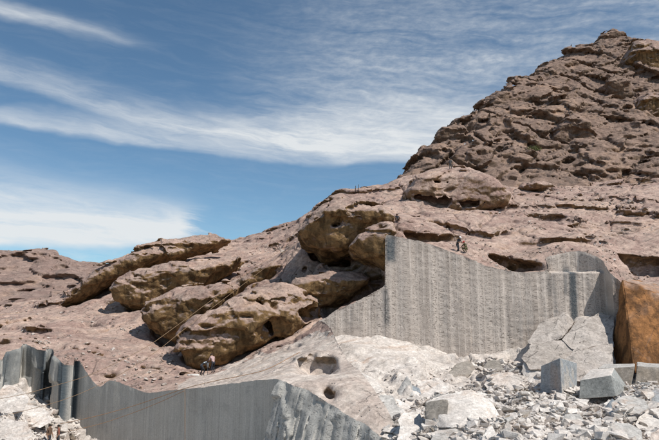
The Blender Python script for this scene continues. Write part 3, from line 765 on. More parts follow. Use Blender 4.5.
def build_mountain():
    vx = 0.40
    lo = np.array([4.0, 93.0, 12.0]); hi = np.array([104.0, 192.0, 92.0])
    X, Y, Z = grid_axes(lo, hi, vx)
    gx, gy = np.broadcast_arrays(X[:, :, 0], Y[:, :, 0])
    H = MOUNT(gx, gy).astype(np.float32)
    Pg = np.stack([gx.ravel(), gy.ravel(), np.zeros(gx.size)], 1)
    wf = sstep(gy, 99, 110)
    H += (fbm(Pg, 22.0, 3).reshape(H.shape) * 2.6 * wf + billow(Pg, 9.0, 2, 0.5, 5).reshape(H.shape) * 1.2 * wf).astype(np.float32)
    uu, vv = proj(np.stack([gx, gy, H], 2))
    vis = (uu > 390) & (uu < 720) & (vv < 230)
    F = np.empty((gx.shape[0], gx.shape[1], Z.shape[2]), np.float32)
    np.subtract(Z.astype(np.float32), H[:, :, None], out=F); F *= 0.74
    np.clip(F, -2.6, 2.6, out=F)
    ca_, sa_ = math.cos(0.62), math.sin(0.62)
    def rock(P):
        W = warp(P, 10.0, 2.2, 7)
        A = np.stack([W[:, 0] * ca_ - W[:, 2] * sa_, W[:, 1], W[:, 0] * sa_ + W[:, 2] * ca_], 1).astype(np.float32)
        B = np.stack([W[:, 0] * 0.90 + W[:, 2] * 0.43, W[:, 1], -W[:, 0] * 0.43 + W[:, 2] * 0.90], 1).astype(np.float32)
        w = sstep(P[:, 1], 98, 108)
        br = sstep(fbm(P, 14, 2, 0.5, 90), -0.15, 0.2)
        j1 = (W[:, 0] * 0.62 + W[:, 2] * 0.78) / 9.5; j1 = np.abs(j1 - np.round(j1)) * 9.5
        j2 = (W[:, 0] * 0.80 - W[:, 2] * 0.60) / 13.0 + 0.3; j2 = np.abs(j2 - np.round(j2)) * 13.0
        jo = 1.3 * sstep(j1, 0.55, 0.1) * sstep(fbm(P, 18, 2, 0.5, 33), -0.08, 0.1) + 1.3 * sstep(j2, 0.55, 0.1) * sstep(fbm(P, 18, 2, 0.5, 53), -0.05, 0.12)
        return (-jo * w + blocks(A * np.array([0.085, 0.09, 0.13], np.float32) + 3, 0.5, 0.9, 0.8, 0.25, 0.07) * 1.6 * w
                + blocks(B * np.array([0.20, 0.22, 0.38], np.float32) + 11, 0.7, 0.8, 0.6, 0.25, 0.10) * 0.95 * (0.35 + 0.65 * w)
                + blocks(A * np.array([0.50, 0.5, 1.0], np.float32) + 29, 0.8, 0.8, 0.5, 0.2, 0.12) * 0.40 * (0.4 + 0.6 * br) - 0.1)
    for k in range(0, F.shape[0], 40):
        band_add(F[k:k + 40], lo + np.array([k * vx, 0, 0]), vx, 2.3, rock, np.broadcast_to(vis[k:k + 40, :, None], F[k:k + 40].shape))
    V, Q = vdb_mesh(F, lo, vx); del F
    c = V[Q].mean(1); u, v = proj(c)
    nq = np.cross(V[Q[:, 2]] - V[Q[:, 0]], V[Q[:, 3]] - V[Q[:, 1]]); nq /= np.linalg.norm(nq, axis=1)[:, None] + 1e-9
    ray = c - np.array([0, 0, HC]); ray /= np.linalg.norm(ray, axis=1)[:, None]
    V, Q = compact(V, Q[(u > 390) & (u < 720) & (v < 225) & ((nq * ray).sum(1) < 0.35) & (c[:, 2] > 13)])
    V, Q = drop_islands(V, Q, 500)
    V, Q, N = subdivide(V, Q, 1)
    d = fbm(V, 1.3, 4, 0.6, 4) * 0.22 + blocks(warp(V, 2.0, 0.5, 3) * np.array([1.2, 1.2, 2.2], np.float32), 0.8, 0.8, 0.4, 0.2, 0.1) * 0.14
    p1, p2, pa, pb, pt, pl_ = cells(warp(V, 3.0, 1.2, 5) * np.array([0.25, 0.3, 0.55], np.float32) + 61)
    d -= 0.9 * sstep(p1, 0.42, 0.15) * (pa > 0.66)
    return V + N * d[:, None], Q
mV, mQ = build_mountain()
mountain = put('mountain', mesh_from('mountain', mV, mQ), M_MOUNT, kind='structure', label='steep dark jointed rock peak above the pink slope')
log('mountain', len(mQ))

SKY_F = [(-40,252,170),(0,251,170),(20,249,170),(40,247,172),(55,253,172),(75,262,172),(88,262,172),(110,264,174),(140,270,176),(190,290,180)]
DP = [(-40,330,108),(0,330,108),(40,322,112),(80,312,116),(120,300,122),(0,300,130),(40,298,132),(80,292,136),(0,275,150),(40,272,152),(80,278,152)] + SKY_F
DW = [(-120, 100, 2), (-30, 100, 2), (-120, 130, 8)]
for u, v, Y in SKY_F:
    p = at(u, v, Y); DW.append((p[0] * 1.1, Y + 20, p[2] - 9))
FAR = Surf(DP, DW)
def build_far():
    vx = 0.5
    lo = np.array([-122.0, 100.0, -6.0]); hi = np.array([-30.0, 190.0, 34.0])
    X, Y, Z = grid_axes(lo, hi, vx)
    gx, gy = np.broadcast_arrays(X[:, :, 0], Y[:, :, 0])
    H = FAR(gx, gy).astype(np.float32)
    Pg = np.stack([gx.ravel(), gy.ravel(), np.zeros(gx.size)], 1)
    H += (billow(Pg, 16.0, 3, 0.5, 5).reshape(H.shape) * 1.2).astype(np.float32)
    F = np.empty((gx.shape[0], gx.shape[1], Z.shape[2]), np.float32)
    np.subtract(Z.astype(np.float32), H[:, :, None], out=F); F *= 0.9; np.clip(F, -3, 3, out=F)
    def rock(P):
        W = warp(P, 7.0, 2.0, 7); A = np.stack([W[:, 0], W[:, 1] * 0.6, W[:, 2] + W[:, 0] * 0.12], 1)
        q1, q2, qa, qb, qt, ql = cells(A * np.array([0.16, 0.16, 0.55], np.float32) + 37)
        return (blocks(A * np.array([0.10, 0.10, 0.26], np.float32), 0.8, 0.6, 0.5, 0.1) * 1.2 + blocks(A * np.array([0.3, 0.3, 0.8], np.float32) + 5, 0.8, 0.6, 0.4, 0.15) * 0.5
                - 1.8 * sstep(q1, 0.46, 0.26) * (qa > 0.55))
    uu, vv = proj(np.stack([gx, gy, H], 2)); vis = (uu > -70) & (uu < 200)
    band_add(F, lo, vx, 2.2, rock, np.broadcast_to(vis[:, :, None], F.shape))
    V, Q = vdb_mesh(F, lo, vx); c = V[Q].mean(1); u, v = proj(c)
    V, Q = compact(V, Q[(u > -65) & (u < 200) & (c[:, 2] > -5)]); V, Q = drop_islands(V, Q, 300)
    V, Q, N = subdivide(V, Q, 1)
    return V + N * (fbm(V, 1.8, 3, 0.6, 4) * 0.22)[:, None], Q
far = put('far_hill', mesh_from('far_hill', *build_far()), M_FAR, kind='structure', label='rounded reddish hill behind the left end of the quarry')
gx, gy, Q = field(-3000, 3000, -3000, 3000, 250)
ground = put('ground', mesh_from('ground', np.stack([gx.ravel(), gy.ravel(), np.full(gx.size, -9.5)], 1), Q), M_FAR, kind='structure', label='dry stony ground beyond the quarry')
log('fields')
# ------------------------------------------------------------------ rays onto what is built
BV = [bvh(o) for o in (hill, face, wall, nose, ramp, fl, mountain)]
CAMP = Vector((0, 0, HC))
def pick(u, v, trees=None):
    d = (Vector(at(u, v, 50)) - CAMP).normalized(); best = None
    for b in trees or BV:
        h = b.ray_cast(CAMP, d)
        if h[0] is not None and (best is None or h[3] < best[3]): best = h
    return best
def drop(x, y, trees=None, z=200):
    best = None
    for b in trees or BV:
        h = b.ray_cast(Vector((x, y, z)), Vector((0, 0, -1)))
        if h[0] is not None and (best is None or h[0].z > best[0].z): best = h
    return best
log('bvh')

# ------------------------------------------------------------------ big weathered boulders
def boulder(name, label, poly, Y, T, RR, kx=0., kz=0., holes=(), kb=0.28, zm=0.72, vx=0.2, mat=None, amp=1.0, group=None, cut=None, cat='boulder'):
    pm = np.mean(poly, 0); poly = [tuple(pm + (np.array(q) - pm) * 1.06) for q in poly]
    L = Lump(poly, Y, T, RR, kx, kz, kb, zm)
    X, Yy, Z = grid_axes(L.lo, L.hi, vx)
    F = L.sd(X, Yy, Z)
    for hp, hy, hT, hR in holes:
        Hh = Lump(hp, hy, hT, hR, kx, kz); F = smax(F, -Hh.sd(X, Yy, Z), 0.2)
    if cut is not None: F = np.maximum(F, (cut - Yy).astype(np.float32))
    band_add(F, L.lo, vx, 0.7, lambda P: (blocks(warp(P, 3.0, 0.8, 40) * np.array([0.22, 0.3, 0.42], np.float32) + L.c[0], 0.5, 0.6, 0.5, 0.12, 0.05) * 0.70 + blocks(warp(P, 2.0, 0.5, 60) * np.array([0.6, 0.6, 1.1], np.float32), 0.6, 0.7, 0.5, 0.1) * 0.20) * amp)
    V, Q = vdb_mesh(F, L.lo, vx); V, Q = drop_islands(V, Q, 300); V, Q, N = subdivide(V, Q, 1)
    top = sstep(N[:, 2], -0.1, 0.5)
    W = warp(V, 2.5, 0.9, 40)
    d = billow(W, 5.0, 2, 0.5, 6) * 0.35 + billow(W, 1.3, 3, 0.5, 16) * 0.10 + fbm(V, 0.6, 4, 0.65, 15) * 0.085 + blocks(W * np.array([1.1, 1.1, 2.0], np.float32), 0.6, 0.8, 0.5, 0.2, 0.12) * 0.05
    p1, p2, pa, pb, pt, pl_ = cells(warp(V, 1.6, 0.6, 3) * np.array([0.5, 0.5, 1.0], np.float32) + 21)
    d -= 0.5 * sstep(p1, 0.40, 0.14) * (pa > 0.68) * sstep(N[:, 2], -0.3, 0.2)
    if cut is not None: d *= sstep(V[:, 1], cut + 0.02, cut + 0.7)
    V = V + N * (d * amp)[:, None]
    return base_put(name, V, Q, mat or M_BOULD, label=label, cat=cat, group=group)
BG = 'big weathered boulders on the slope'
boulder('boulder', 'long brown whale-backed boulder lying along the crest against the sky', [(72,304),(80,293),(92,281),(105,270),(118,262),(132,255),(146,249),(160,244),(178,241),(196,239),(214,240),(226,244),(210,251),(188,256),(166,262),(150,268),(135,275),(118,284),(100,294),(86,302)], 88, 4.0, 1.7, 0.25, 0.7, group=BG)
boulder('boulder', 'broad brown boulder just below the long crest boulder', [(120,289),(126,279),(140,273),(154,269),(168,267),(184,265),(206,262),(226,259),(238,261),(230,270),(214,279),(202,288),(182,297),(166,303),(152,310),(139,311),(128,302)], 79, 3.6, 1.5, 0.1, 0.6, group=BG)
boulder('boulder', 'rounded pitted boulder with deep shadow under its left end', [(149,319),(151,309),(160,302),(174,297),(190,292),(208,286),(226,284),(234,290),(226,302),(216,312),(206,322),(196,332),(183,343),(170,337),(157,328)], 68.5, 3.4, 1.5, 0.0, 0.6, group=BG)
boulder('boulder', 'largest boulder, ochre faced, directly behind the two drillers', [(186,346),(189,334),(200,322),(215,312),(230,302),(247,295),(265,290),(285,288),(303,292),(315,303),(318,318),(292,332),(256,348),(226,361),(206,369),(193,365)], 62.5, 4.0, 1.6, 0.42, 0.55, kb=0.20,
        holes=[([(257,305),(262,301),(270,315),(276,333),(268,336),(262,318)], 61.0, 1.8, 0.4), ([(300,312),(318,306),(318,318),(304,324)], 62.5, 1.6, 0.4), ([(274,306),(290,303),(296,308),(284,311)], 62.5, 1.2, 0.3)], group=BG)
boulder('boulder', 'flat topped slab boulder with a yellow brown underside beside the quarry face', [(297,290),(299,282),(314,277),(333,273),(352,276),(367,280),(363,286),(346,297),(331,304),(320,307),(307,301)], 66.0, 3.0, 0.9, 0.1, 1.0, group=BG)
boulder('boulder', 'overhanging boulder with honeycombed top casting a deep shadow', [(303,236),(310,222),(322,210),(336,204),(352,204),(368,208),(380,214),(386,224),(384,236),(374,240),(360,244),(352,252),(340,257),(324,255),(310,247)], 68.0, 4.6, 1.7, -0.1, 0.9,
        holes=[([(312,226),(326,217),(334,220),(326,228),(314,234)], 66.0, 1.6, 0.4), ([(340,212),(350,210),(350,216),(342,217)], 66.5, 1.5, 0.3), ([(358,210),(370,209),(370,215),(360,216)], 66.5, 1.4, 0.3), ([(330,224),(340,222),(338,228),(330,229)], 64.5, 1.2, 0.3), ([(330,206),(340,203),(340,207),(332,210)], 68, 1.5, 0.3)], group=BG)
boulder('boulder', 'blunt boulder lobe joined to the left corner of the drilled face', [(350,250),(357,240),(368,232),(380,227),(391,226),(393,240),(392,266),(384,270),(376,266),(362,258),(354,257)], 63.2, 3.0, 1.1, -0.1, 0.5, group=BG, cut=60.05)
boulder('boulder', 'domed boulder hollowed by caves below the dark peak', [(405,196),(412,184),(426,177),(444,173),(462,174),(478,180),(490,188),(502,198),(498,208),(480,214),(458,217),(440,216),(424,216),(410,208)], 88, 5.0, 1.8, 0.0, 0.8,
        holes=[([(410,193),(420,188),(436,190),(450,194),(453,201),(447,209),(430,211),(416,204)], 84.2, 1.25, 0.4), ([(454,202),(462,197),(478,195),(496,194),(490,203),(474,209),(460,210)], 84.3, 1.2, 0.35), ([(430,183),(442,184),(448,186),(444,188),(434,186)], 85.5, 2.0, 0.3), ([(428,178),(440,177),(447,180),(440,182)], 87.0, 2.0, 0.3), ([(452,182),(457,181),(457,185),(452,185)], 86.0, 1.6, 0.3), ([(462,184),(468,183),(468,187),(463,187)], 86.0, 1.6, 0.3)], kb=0.0, amp=0.6, mat=M_HILL, group=BG)
boulder('boulder', 'low brown ledge boulder filling the cleft under the cable line', [(221,300),(228,287),(246,277),(268,267),(298,256),(326,254),(338,264),(312,275),(286,280),(262,288),(240,298)], 77, 3.0, 0.8, 0.1, 1.5, group=BG)
boulder('boulder', 'arched boulder with a small brown cave above the largest boulder', [(244,296),(252,288),(266,283),(282,281),(297,286),(300,293),(288,297),(268,299)], 69.5, 2.6, 0.8, 0.1, 0.9, holes=[([(262,294),(270,288),(282,286),(291,290),(284,296),(270,297)], 67.3, 1.8, 0.4)], group=BG)
boulder('boulder', 'shoulder boulder capping the ridge end left of the drilled step', [(190,243),(196,237),(206,236),(216,239),(228,243),(226,247),(210,247),(198,248)], 110, 2.6, 0.7, 0.2, 0.4, group=BG)
boulder('boulder', 'small knob boulder standing alone on the skyline ridge', [(232,246),(236,240),(241,237),(248,238),(251,243),(246,246)], 112, 2.0, 0.6, group=BG)
boulder('boulder', 'split cliff boulder below the summit with a sheer brown front', [(622,66),(628,50),(640,46),(652,50),(668,56),(690,62),(690,92),(668,96),(652,92),(636,80)], 158, 6.0, 2.5, 0.0, 0.35, mat=M_BOULD, vx=0.3, group='outcrops high on the peak')
boulder('boulder', 'tall smooth boulder with vertical front low on the right of the peak', [(632,124),(634,108),(640,98),(652,100),(668,108),(690,112),(690,126),(660,128)], 136, 5.0, 1.8, 0.0, 0.3, mat=M_BOULD, vx=0.28, group='outcrops high on the peak')
boulder('boulder', 'round summit knob at the very top of the peak', [(594,44),(600,37),(610,33),(620,38),(622,46),(610,52),(598,50)], 176, 4.0, 1.6, mat=M_MOUNT, vx=0.3, group='outcrops high on the peak')
for lab, poly, Y in (
    ('bulging boulder on the lower left flank of the peak', [(493,172),(496,158),(508,148),(522,150),(532,160),(530,172),(514,178)], 112),
    ('leaning slab boulder in the middle of the peak flank', [(548,142),(556,128),(570,118),(580,124),(590,140),(584,150),(566,154)], 122),
    ('block boulder on the left shoulder of the peak against the sky', [(434,142),(440,131),(452,126),(462,130),(464,142),(452,150),(440,150)], 124),
    ('grey slab boulder below the summit cliff', [(604,86),(612,78),(624,84),(628,98),(618,106),(608,100)], 146),
    ('wide ledge boulder at the right foot of the peak', [(626,176),(632,166),(650,160),(676,160),(680,176),(650,182)], 108),
    ('flat pale ledge stone at the foot of the peak', [(522,188),(528,184),(542,186),(548,190),(538,193),(526,192)], 98)):
    boulder('boulder', lab, poly, Y, 3.2, 1.1, 0.0, 0.7, mat=M_HILL if 'pale' in lab else M_MOUNT, vx=0.24, group='outcrops high on the peak', amp=1.2)
log('boulders')

# ------------------------------------------------------------------ angular stones and quarried blocks
def hull_mesh(pts, bev=0.05, sub=0, amp=0.0, seed=0):
    bm = bmesh.new()
    for p in pts: bm.verts.new(p)
    r = bmesh.ops.convex_hull(bm, input=bm.verts[:])
    bmesh.ops.delete(bm, geom=[v for v in bm.verts if not v.link_faces], context='VERTS')
    bmesh.ops.dissolve_limit(bm, angle_limit=R(8), verts=bm.verts[:], edges=bm.edges[:])
    if bev: bmesh.ops.bevel(bm, geom=bm.edges[:], offset=bev, segments=1, affect='EDGES', profile=0.5)
    if sub:
        bmesh.ops.triangulate(bm, faces=bm.faces[:])
        bmesh.ops.subdivide_edges(bm, edges=bm.edges[:], cuts=sub, use_grid_fill=True)
        bmesh.ops.triangulate(bm, faces=bm.faces[:])
        bm.normal_update()
        V = np.array([v.co for v in bm.verts], np.float32) + seed
        f1, f2, ca, cb, tl, lz = cells(V * 1.1); d = (fbm(V, 1.4, 4, 0.6) * 0.5 + tl * 0.35 + (ca - 0.5) * 0.15 + fbm(V, 0.35, 2) * 0.15) * amp
        for v, q in zip(bm.verts, d): v.co += v.normal * float(q)
    m = bpy.data.meshes.new('stone'); bm.to_mesh(m); bm.free()
    if sub:
        m.polygons.foreach_set('use_smooth', np.ones(len(m.polygons), bool)); m.set_sharp_from_angle(angle=R(32))
    return m
def block(name, label, pts, mat, cat='stone block', bev=0.05, sub=5, amp=0.14, group=None, top=None, seat=True):
    if seat:
        vb = max(p[1] for p in pts); ub = np.mean([p[0] for p in pts if p[1] > vb - 6]); h = pick(ub, vb - 1.0, [BV[5]])
        if h is not None:
            dy = h[0].y - np.mean([p[2] for p in pts if p[1] > vb - 6]); dy = max(-6.0, min(6.0, dy)); pts = [(p[0], p[1], p[2] + dy) for p in pts]
    P = np.array([at(*p) for p in pts]); c = np.array([P[:, 0].mean(), P[:, 1].mean(), P[:, 2].min()])
    m = hull_mesh([tuple(q) for q in P - c], bev, sub, amp, seed=float(c[0]))
    m.name = name
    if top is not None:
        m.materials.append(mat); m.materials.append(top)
        m.polygons.foreach_set('material_index', [1 if (p.normal.z > 0.6 or p.normal.x > 0.75) else 0 for p in m.polygons])  # faces turned up and right get paler stone, sunlight put into colour
    return put(name, m, mat, label=label, cat=cat, group=group, loc=tuple(c))
def mid_mat(name, base, alt, dark, och=0.1, seed=0., bump=0.04): return rock_material(name, base, alt, dark, (0.34, 0.26, 0.18), och, 0.3, scale=1.9, crack=0.15, bump=bump, seed=seed)
M_BLUE = mid_mat('bluish drilled granite', (0.24, 0.265, 0.285), (0.33, 0.345, 0.355), (0.14, 0.165, 0.185), seed=3)
M_BLOCK = mid_mat('grey block granite', (0.34, 0.33, 0.31), (0.43, 0.415, 0.39), (0.25, 0.24, 0.225), seed=13)
M_BROWNB = mid_mat('brown skinned granite', (0.23, 0.205, 0.175), (0.32, 0.285, 0.25), (0.15, 0.13, 0.11), 0.5, seed=23)
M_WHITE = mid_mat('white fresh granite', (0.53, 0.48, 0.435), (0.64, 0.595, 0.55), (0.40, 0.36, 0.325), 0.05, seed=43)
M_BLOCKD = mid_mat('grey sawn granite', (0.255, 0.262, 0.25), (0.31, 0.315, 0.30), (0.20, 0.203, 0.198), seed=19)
M_LEDGE = rock_material('pale ledge granite', (0.35, 0.305, 0.268), (0.46, 0.41, 0.37), (0.20, 0.17, 0.148), (0.33, 0.22, 0.14), 0.3, scale=1.5, crack=0.8, bump=0.08, seed=75.0)
QB = 'quarried blocks on the floor'
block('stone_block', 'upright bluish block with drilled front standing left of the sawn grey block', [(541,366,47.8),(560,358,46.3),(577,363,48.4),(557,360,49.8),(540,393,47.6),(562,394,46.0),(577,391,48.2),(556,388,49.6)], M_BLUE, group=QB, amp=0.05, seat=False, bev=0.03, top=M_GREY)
block('stone_block', 'sawn grey cuboid block with rough top and right side coloured bright as sunlit', [(580,380,42.9),(611,375,42.35),(616,396.5,42.25),(579,399,42.8),(591,369.5,45.2),(614,368,45.2),(630,391,44.2),(600,388,45.5)], M_BLOCKD, group=QB, amp=0.035, seat=False, bev=0.03, top=M_WHITE)
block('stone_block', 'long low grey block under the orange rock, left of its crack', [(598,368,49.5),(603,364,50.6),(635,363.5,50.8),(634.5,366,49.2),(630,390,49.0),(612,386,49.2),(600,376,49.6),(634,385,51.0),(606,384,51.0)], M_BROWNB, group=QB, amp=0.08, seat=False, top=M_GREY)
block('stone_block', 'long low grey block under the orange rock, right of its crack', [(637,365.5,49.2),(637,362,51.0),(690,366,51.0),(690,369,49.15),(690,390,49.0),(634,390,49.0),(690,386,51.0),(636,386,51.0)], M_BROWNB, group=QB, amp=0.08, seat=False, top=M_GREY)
block('boulder', 'big white boulder with a brown left face on the rubble', [(425,401,40.2),(440,397,41.2),(455,398,40.6),(472,389,41.6),(490,400,41),(506,424,39.5),(485,428,38.2),(452,428,37.8),(427,428,38.8),(470,412,38.8),(500,420,42)], M_WHITE, 'boulder', sub=6, amp=0.22)
block('boulder', 'brown faced boulder leaning on the left of the big white boulder', [(424,402,39.6),(441,400,39.0),(449,402,38.6),(447,425,37.8),(428,428,38.2),(426,415,38.6),(446,400,40.6),(430,402,41)], M_BROWNB, 'boulder', sub=5, amp=0.16)
for lab, pts in (
    ('pale tilted ledge slab highest against the right end of the drilled face', [(527,342,57),(540,322,58.6),(566,312,59.2),(576,321,58.6),(562,338,57),(536,351,56.2),(545,326,59.6),(572,330,60)]),
    ('pale cracked ledge slab beside the orange rock', [(562,340,56.5),(573,326,57.6),(600,312,58.6),(614,316,58),(613,347,55.4),(576,354,55),(596,318,60)]),
    ('low broken ledge slab behind the rounded white boulder', [(521,358,55.2),(530,346,56.2),(562,340,56.6),(577,352,55.4),(562,368,53.8),(530,370,53.8),(548,344,57.6)]),
    ('low pale ledge slab behind the two quarried blocks', [(560,364,53.4),(573,350,54.8),(613,343,55.2),(613,374,52.2),(586,384,51.4),(566,378,52),(596,348,56.6)])):
    block('boulder', lab, pts, M_LEDGE, 'boulder', sub=8, amp=0.34, bev=0.03, seat=False)
block('boulder', 'rounded white boulder behind the upright bluish block', [(521,372,52.8),(524,358,53.5),(536,352,54.5),(552,356,54),(556,368,52.6),(545,380,51.5),(528,382,51.8),(538,360,56)], M_WHITE, 'boulder', sub=5, amp=0.25)
block('boulder', 'tan crumbling boulder behind the sawn grey block', [(576,372,50.5),(584,358,51.5),(600,354,52.5),(612,362,51.5),(610,378,50),(590,384,49.2),(578,384,49.6),(598,362,54)], M_PALE, 'boulder', sub=5, amp=0.25)
block('boulder', 'bluish boulder cut by the right edge beside the cracked low block', [(645,394,42.5),(652,390,43.2),(672,388,43.4),(690,392,43),(690,408,42),(650,407,42),(646,402,42.2)], M_BLUE, 'boulder', sub=4, amp=0.10)
block('boulder', 'flat grey slab lying in front of the low cracked block', [(610,402,40.8),(624,395,42),(645,399,42),(650,408,40.6),(640,414,39.6),(622,414,39.8),(612,411,40.2)], M_GREY, 'boulder', sub=4, amp=0.10)
block('boulder', 'dark wedge stone pointing up behind the flat grey slab', [(604,408,41),(612,398,41),(618,402,40.6),(620,414,40),(606,414,40.2),(612,408,42)], M_BLUE, 'boulder', sub=4, amp=0.08)
block('boulder', 'large pale boulder near the right edge of the rubble', [(634,424,37.4),(642,412,38.6),(662,406,39.6),(690,410,39),(690,430,37),(650,432,36.8),(638,430,37)], M_WHITE, 'boulder', sub=5, amp=0.16)
block('boulder', 'dark faced square boulder low on the right of the rubble', [(607,428,35),(612,422,35.6),(630,423,35.6),(642,430,35.2),(646,450,34),(610,452,34),(606,440,34.4)], M_GREY, 'boulder', sub=4, amp=0.12)
block('boulder', 'pink tinged boulder in the bottom right corner', [(650,432,34.8),(662,428,35.2),(690,432,35),(690,456,33.6),(648,454,33.8)], M_TAN, 'boulder', sub=4, amp=0.12)
block('boulder', 'pointed pale stone spike on the slab below the face', [(396,392,47.5),(402,384,47.6),(407,376,47.8),(413,386,47.4),(414,396,47),(400,398,47),(408,388,48.6)], M_GREY, 'boulder', sub=4, amp=0.14)
block('boulder', 'smooth tilted slab stone between ridge and rubble', [(378,396,41),(384,393,41.6),(402,401,41),(414,408,40.4),(408,412,39.8),(392,406,40)], M_WHITE, 'boulder', sub=4, amp=0.10)
block('boulder', 'broken grey boulder beside the nose of the tan ridge', [(382,410,39),(392,404,39.8),(404,410,39.4),(408,424,38),(398,432,37.2),(386,424,37.8)], M_GREY, 'boulder', sub=5, amp=0.2)
block('boulder', 'cube shaped white boulder left of the brown faced boulder', [(397,420,37.2),(404,412,38),(420,412,38.2),(424,424,37.4),(420,434,36.6),(402,436,36.4)], M_WHITE, 'boulder', sub=5, amp=0.16)
block('boulder', 'brown flaked boulder at the right edge of the pale slab', [(448,372,52),(456,364,53),(470,360,54),(476,368,53),(468,378,51.4),(452,378,51.4)], M_BROWNB, 'boulder', sub=4, amp=0.2)
block('boulder', 'small triangular white stone in front of the big white boulder', [(482,436,34.6),(487,428,35),(492,424,35.4),(497,434,34.6),(498,446,34),(480,446,34)], M_WHITE, 'boulder', sub=4, amp=0.08)
for lab, pts, mt, am in (
    ('leaning pale slab stone between the ridge nose and the pale slab', [(352,378,47),(360,372,47.6),(378,380,47),(384,392,46),(370,396,45.6),(356,388,46)], M_WHITE, 0.15),
    ('grey split boulder left of the pointed stone spike', [(374,404,42),(380,394,43),(394,396,43),(399,408,42),(390,416,41.4),(378,414,41.6)], M_GREY, 0.2),
    ('big dusty white boulder at the foot of the ridge nose', [(396,440,36),(400,426,37),(416,424,37.4),(430,434,36.6),(426,450,35.6),(400,452,35.6)], M_WHITE, 0.2),
    ('low flat grey stone in front of the brown faced boulder', [(430,440,35),(436,430,36),(456,428,36.4),(470,436,35.6),(462,446,34.8),(436,448,34.6)], M_GREY, 0.14),
    ('cracked pale boulder right of the pointed stone spike', [(416,392,47),(422,380,48),(440,378,48.4),(450,388,47.4),(444,398,46.4),(422,400,46.4)], M_PALE, 0.25),
    ('dark grey split stone leaning on the cracked pale boulder', [(404,396,46),(410,384,47),(420,388,46.6),(424,400,45.6),(408,402,45.6)], M_BLUE, 0.12),
    ('broad pale slab lying left of the rounded white boulder', [(484,384,52),(492,374,53),(512,372,53.4),(524,380,52.6),(516,390,51.6),(490,392,51.4)], M_PALE, 0.2),
    ('small brown boulder under the drilled face by the loose chips', [(482,368,56),(488,360,56.6),(500,360,56.6),(504,370,55.8),(490,374,55.4)], M_BROWNB, 0.14),
    ('tan block half buried right of the sawn grey block', [(632,398,44.6),(636,390,45.2),(650,388,45.4),(656,396,44.8),(648,404,44),(634,404,44)], M_LEDGE, 0.14),
    ('square grey stone in the middle of the rubble', [(560,424,38),(564,414,38.6),(580,413,38.8),(586,422,38.2),(580,430,37.4),(562,431,37.4)], M_GREY, 0.1),
    ('white angular stone near the bottom middle of the rubble', [(524,434,35.4),(530,424,36),(546,425,36),(550,436,35.2),(540,442,34.8),(526,442,34.8)], M_WHITE, 0.1),
    ('flat white stone in the rubble below the upright bluish block', [(538,406,43),(546,399,43.6),(562,400,43.6),(566,408,42.8),(552,413,42.2),(540,412,42.4)], M_WHITE, 0.1),
    ('pale ledge stone at the left edge of the lower pit', [(-6,396,54),(4,384,55),(18,386,55.4),(30,398,54.6),(24,412,53.4),(0,414,53.2)], M_PALE, 0.3),
    ('long white ledge stone in the middle of the lower pit', [(12,412,53),(24,404,54),(44,408,54),(54,420,53),(40,428,52),(16,424,52)], M_WHITE, 0.3),
    ('broad pale stone low in the corner of the lower pit', [(-8,428,49),(4,418,50),(26,422,50),(34,436,49),(20,446,48),(-4,446,48)], M_PALE, 0.3)):
    block('boulder', lab, pts, mt, 'boulder', sub=5, amp=am)
# the orange rock at the right edge
org = block('rock_outcrop', 'huge orange brown rock with a dark sheer left side at the right edge', [(622,279,57.4),(610,370,56.2),(635,372,51.6),(668,298,55.5),(700,308,55.5),(705,374,53.0),(640,281,61),(700,290,62),(616,366,60.5),(700,366,62),(642,288,57.4)], M_ORANGE, 'rock', sub=9, amp=0.4, bev=0.1, seat=False)
org.data.set_sharp_from_angle(angle=R(75))

def shard():
    b = np.array([[i, j, k] for i in (-1, 1) for j in (-1, 1) for k in (-1, 1)]) * np.array([1.0, RNG.uniform(0.55, 0.95), RNG.uniform(0.22, 0.5)])
    b += RNG.normal(size=b.shape) * 0.22
    return [tuple(q) for q in b] + [tuple(RNG.normal(size=3) * 0.75 * np.array([1, 0.8, 0.4])) for _ in range(3)]
STONES = [hull_mesh(shard(), 0) for _ in range(26)]
for k, m in enumerate(STONES):
    V, _ = np.array([v.co for v in m.vertices], np.float32), 0
    c = (V.max(0) + V.min(0)) / 2; s = (V.max(0) - V.min(0)).max()
    V = (V - c) / s; m.vertices.foreach_set('co', V.ravel()); m.update(); m.name = 'rubble_stone'
SM = [M_WHITE, M_GREY, M_BLOCK, M_PALE, M_BROWNB]
STONES_T = []
for k, m in enumerate(STONES):
    m.materials.append(SM[[0, 0, 0, 1, 0, 0, 0, 3, 0, 3, 0, 0, 4][k % 13]])
for k, m in enumerate(STONES):
    m2 = m.copy(); m2.materials.clear(); m2.materials.append([M_TAN, M_PALE, M_HILL][k % 3]); m2.name = 'loose_stone'; STONES_T.append(m2)
floor_bv = [BV[5]]
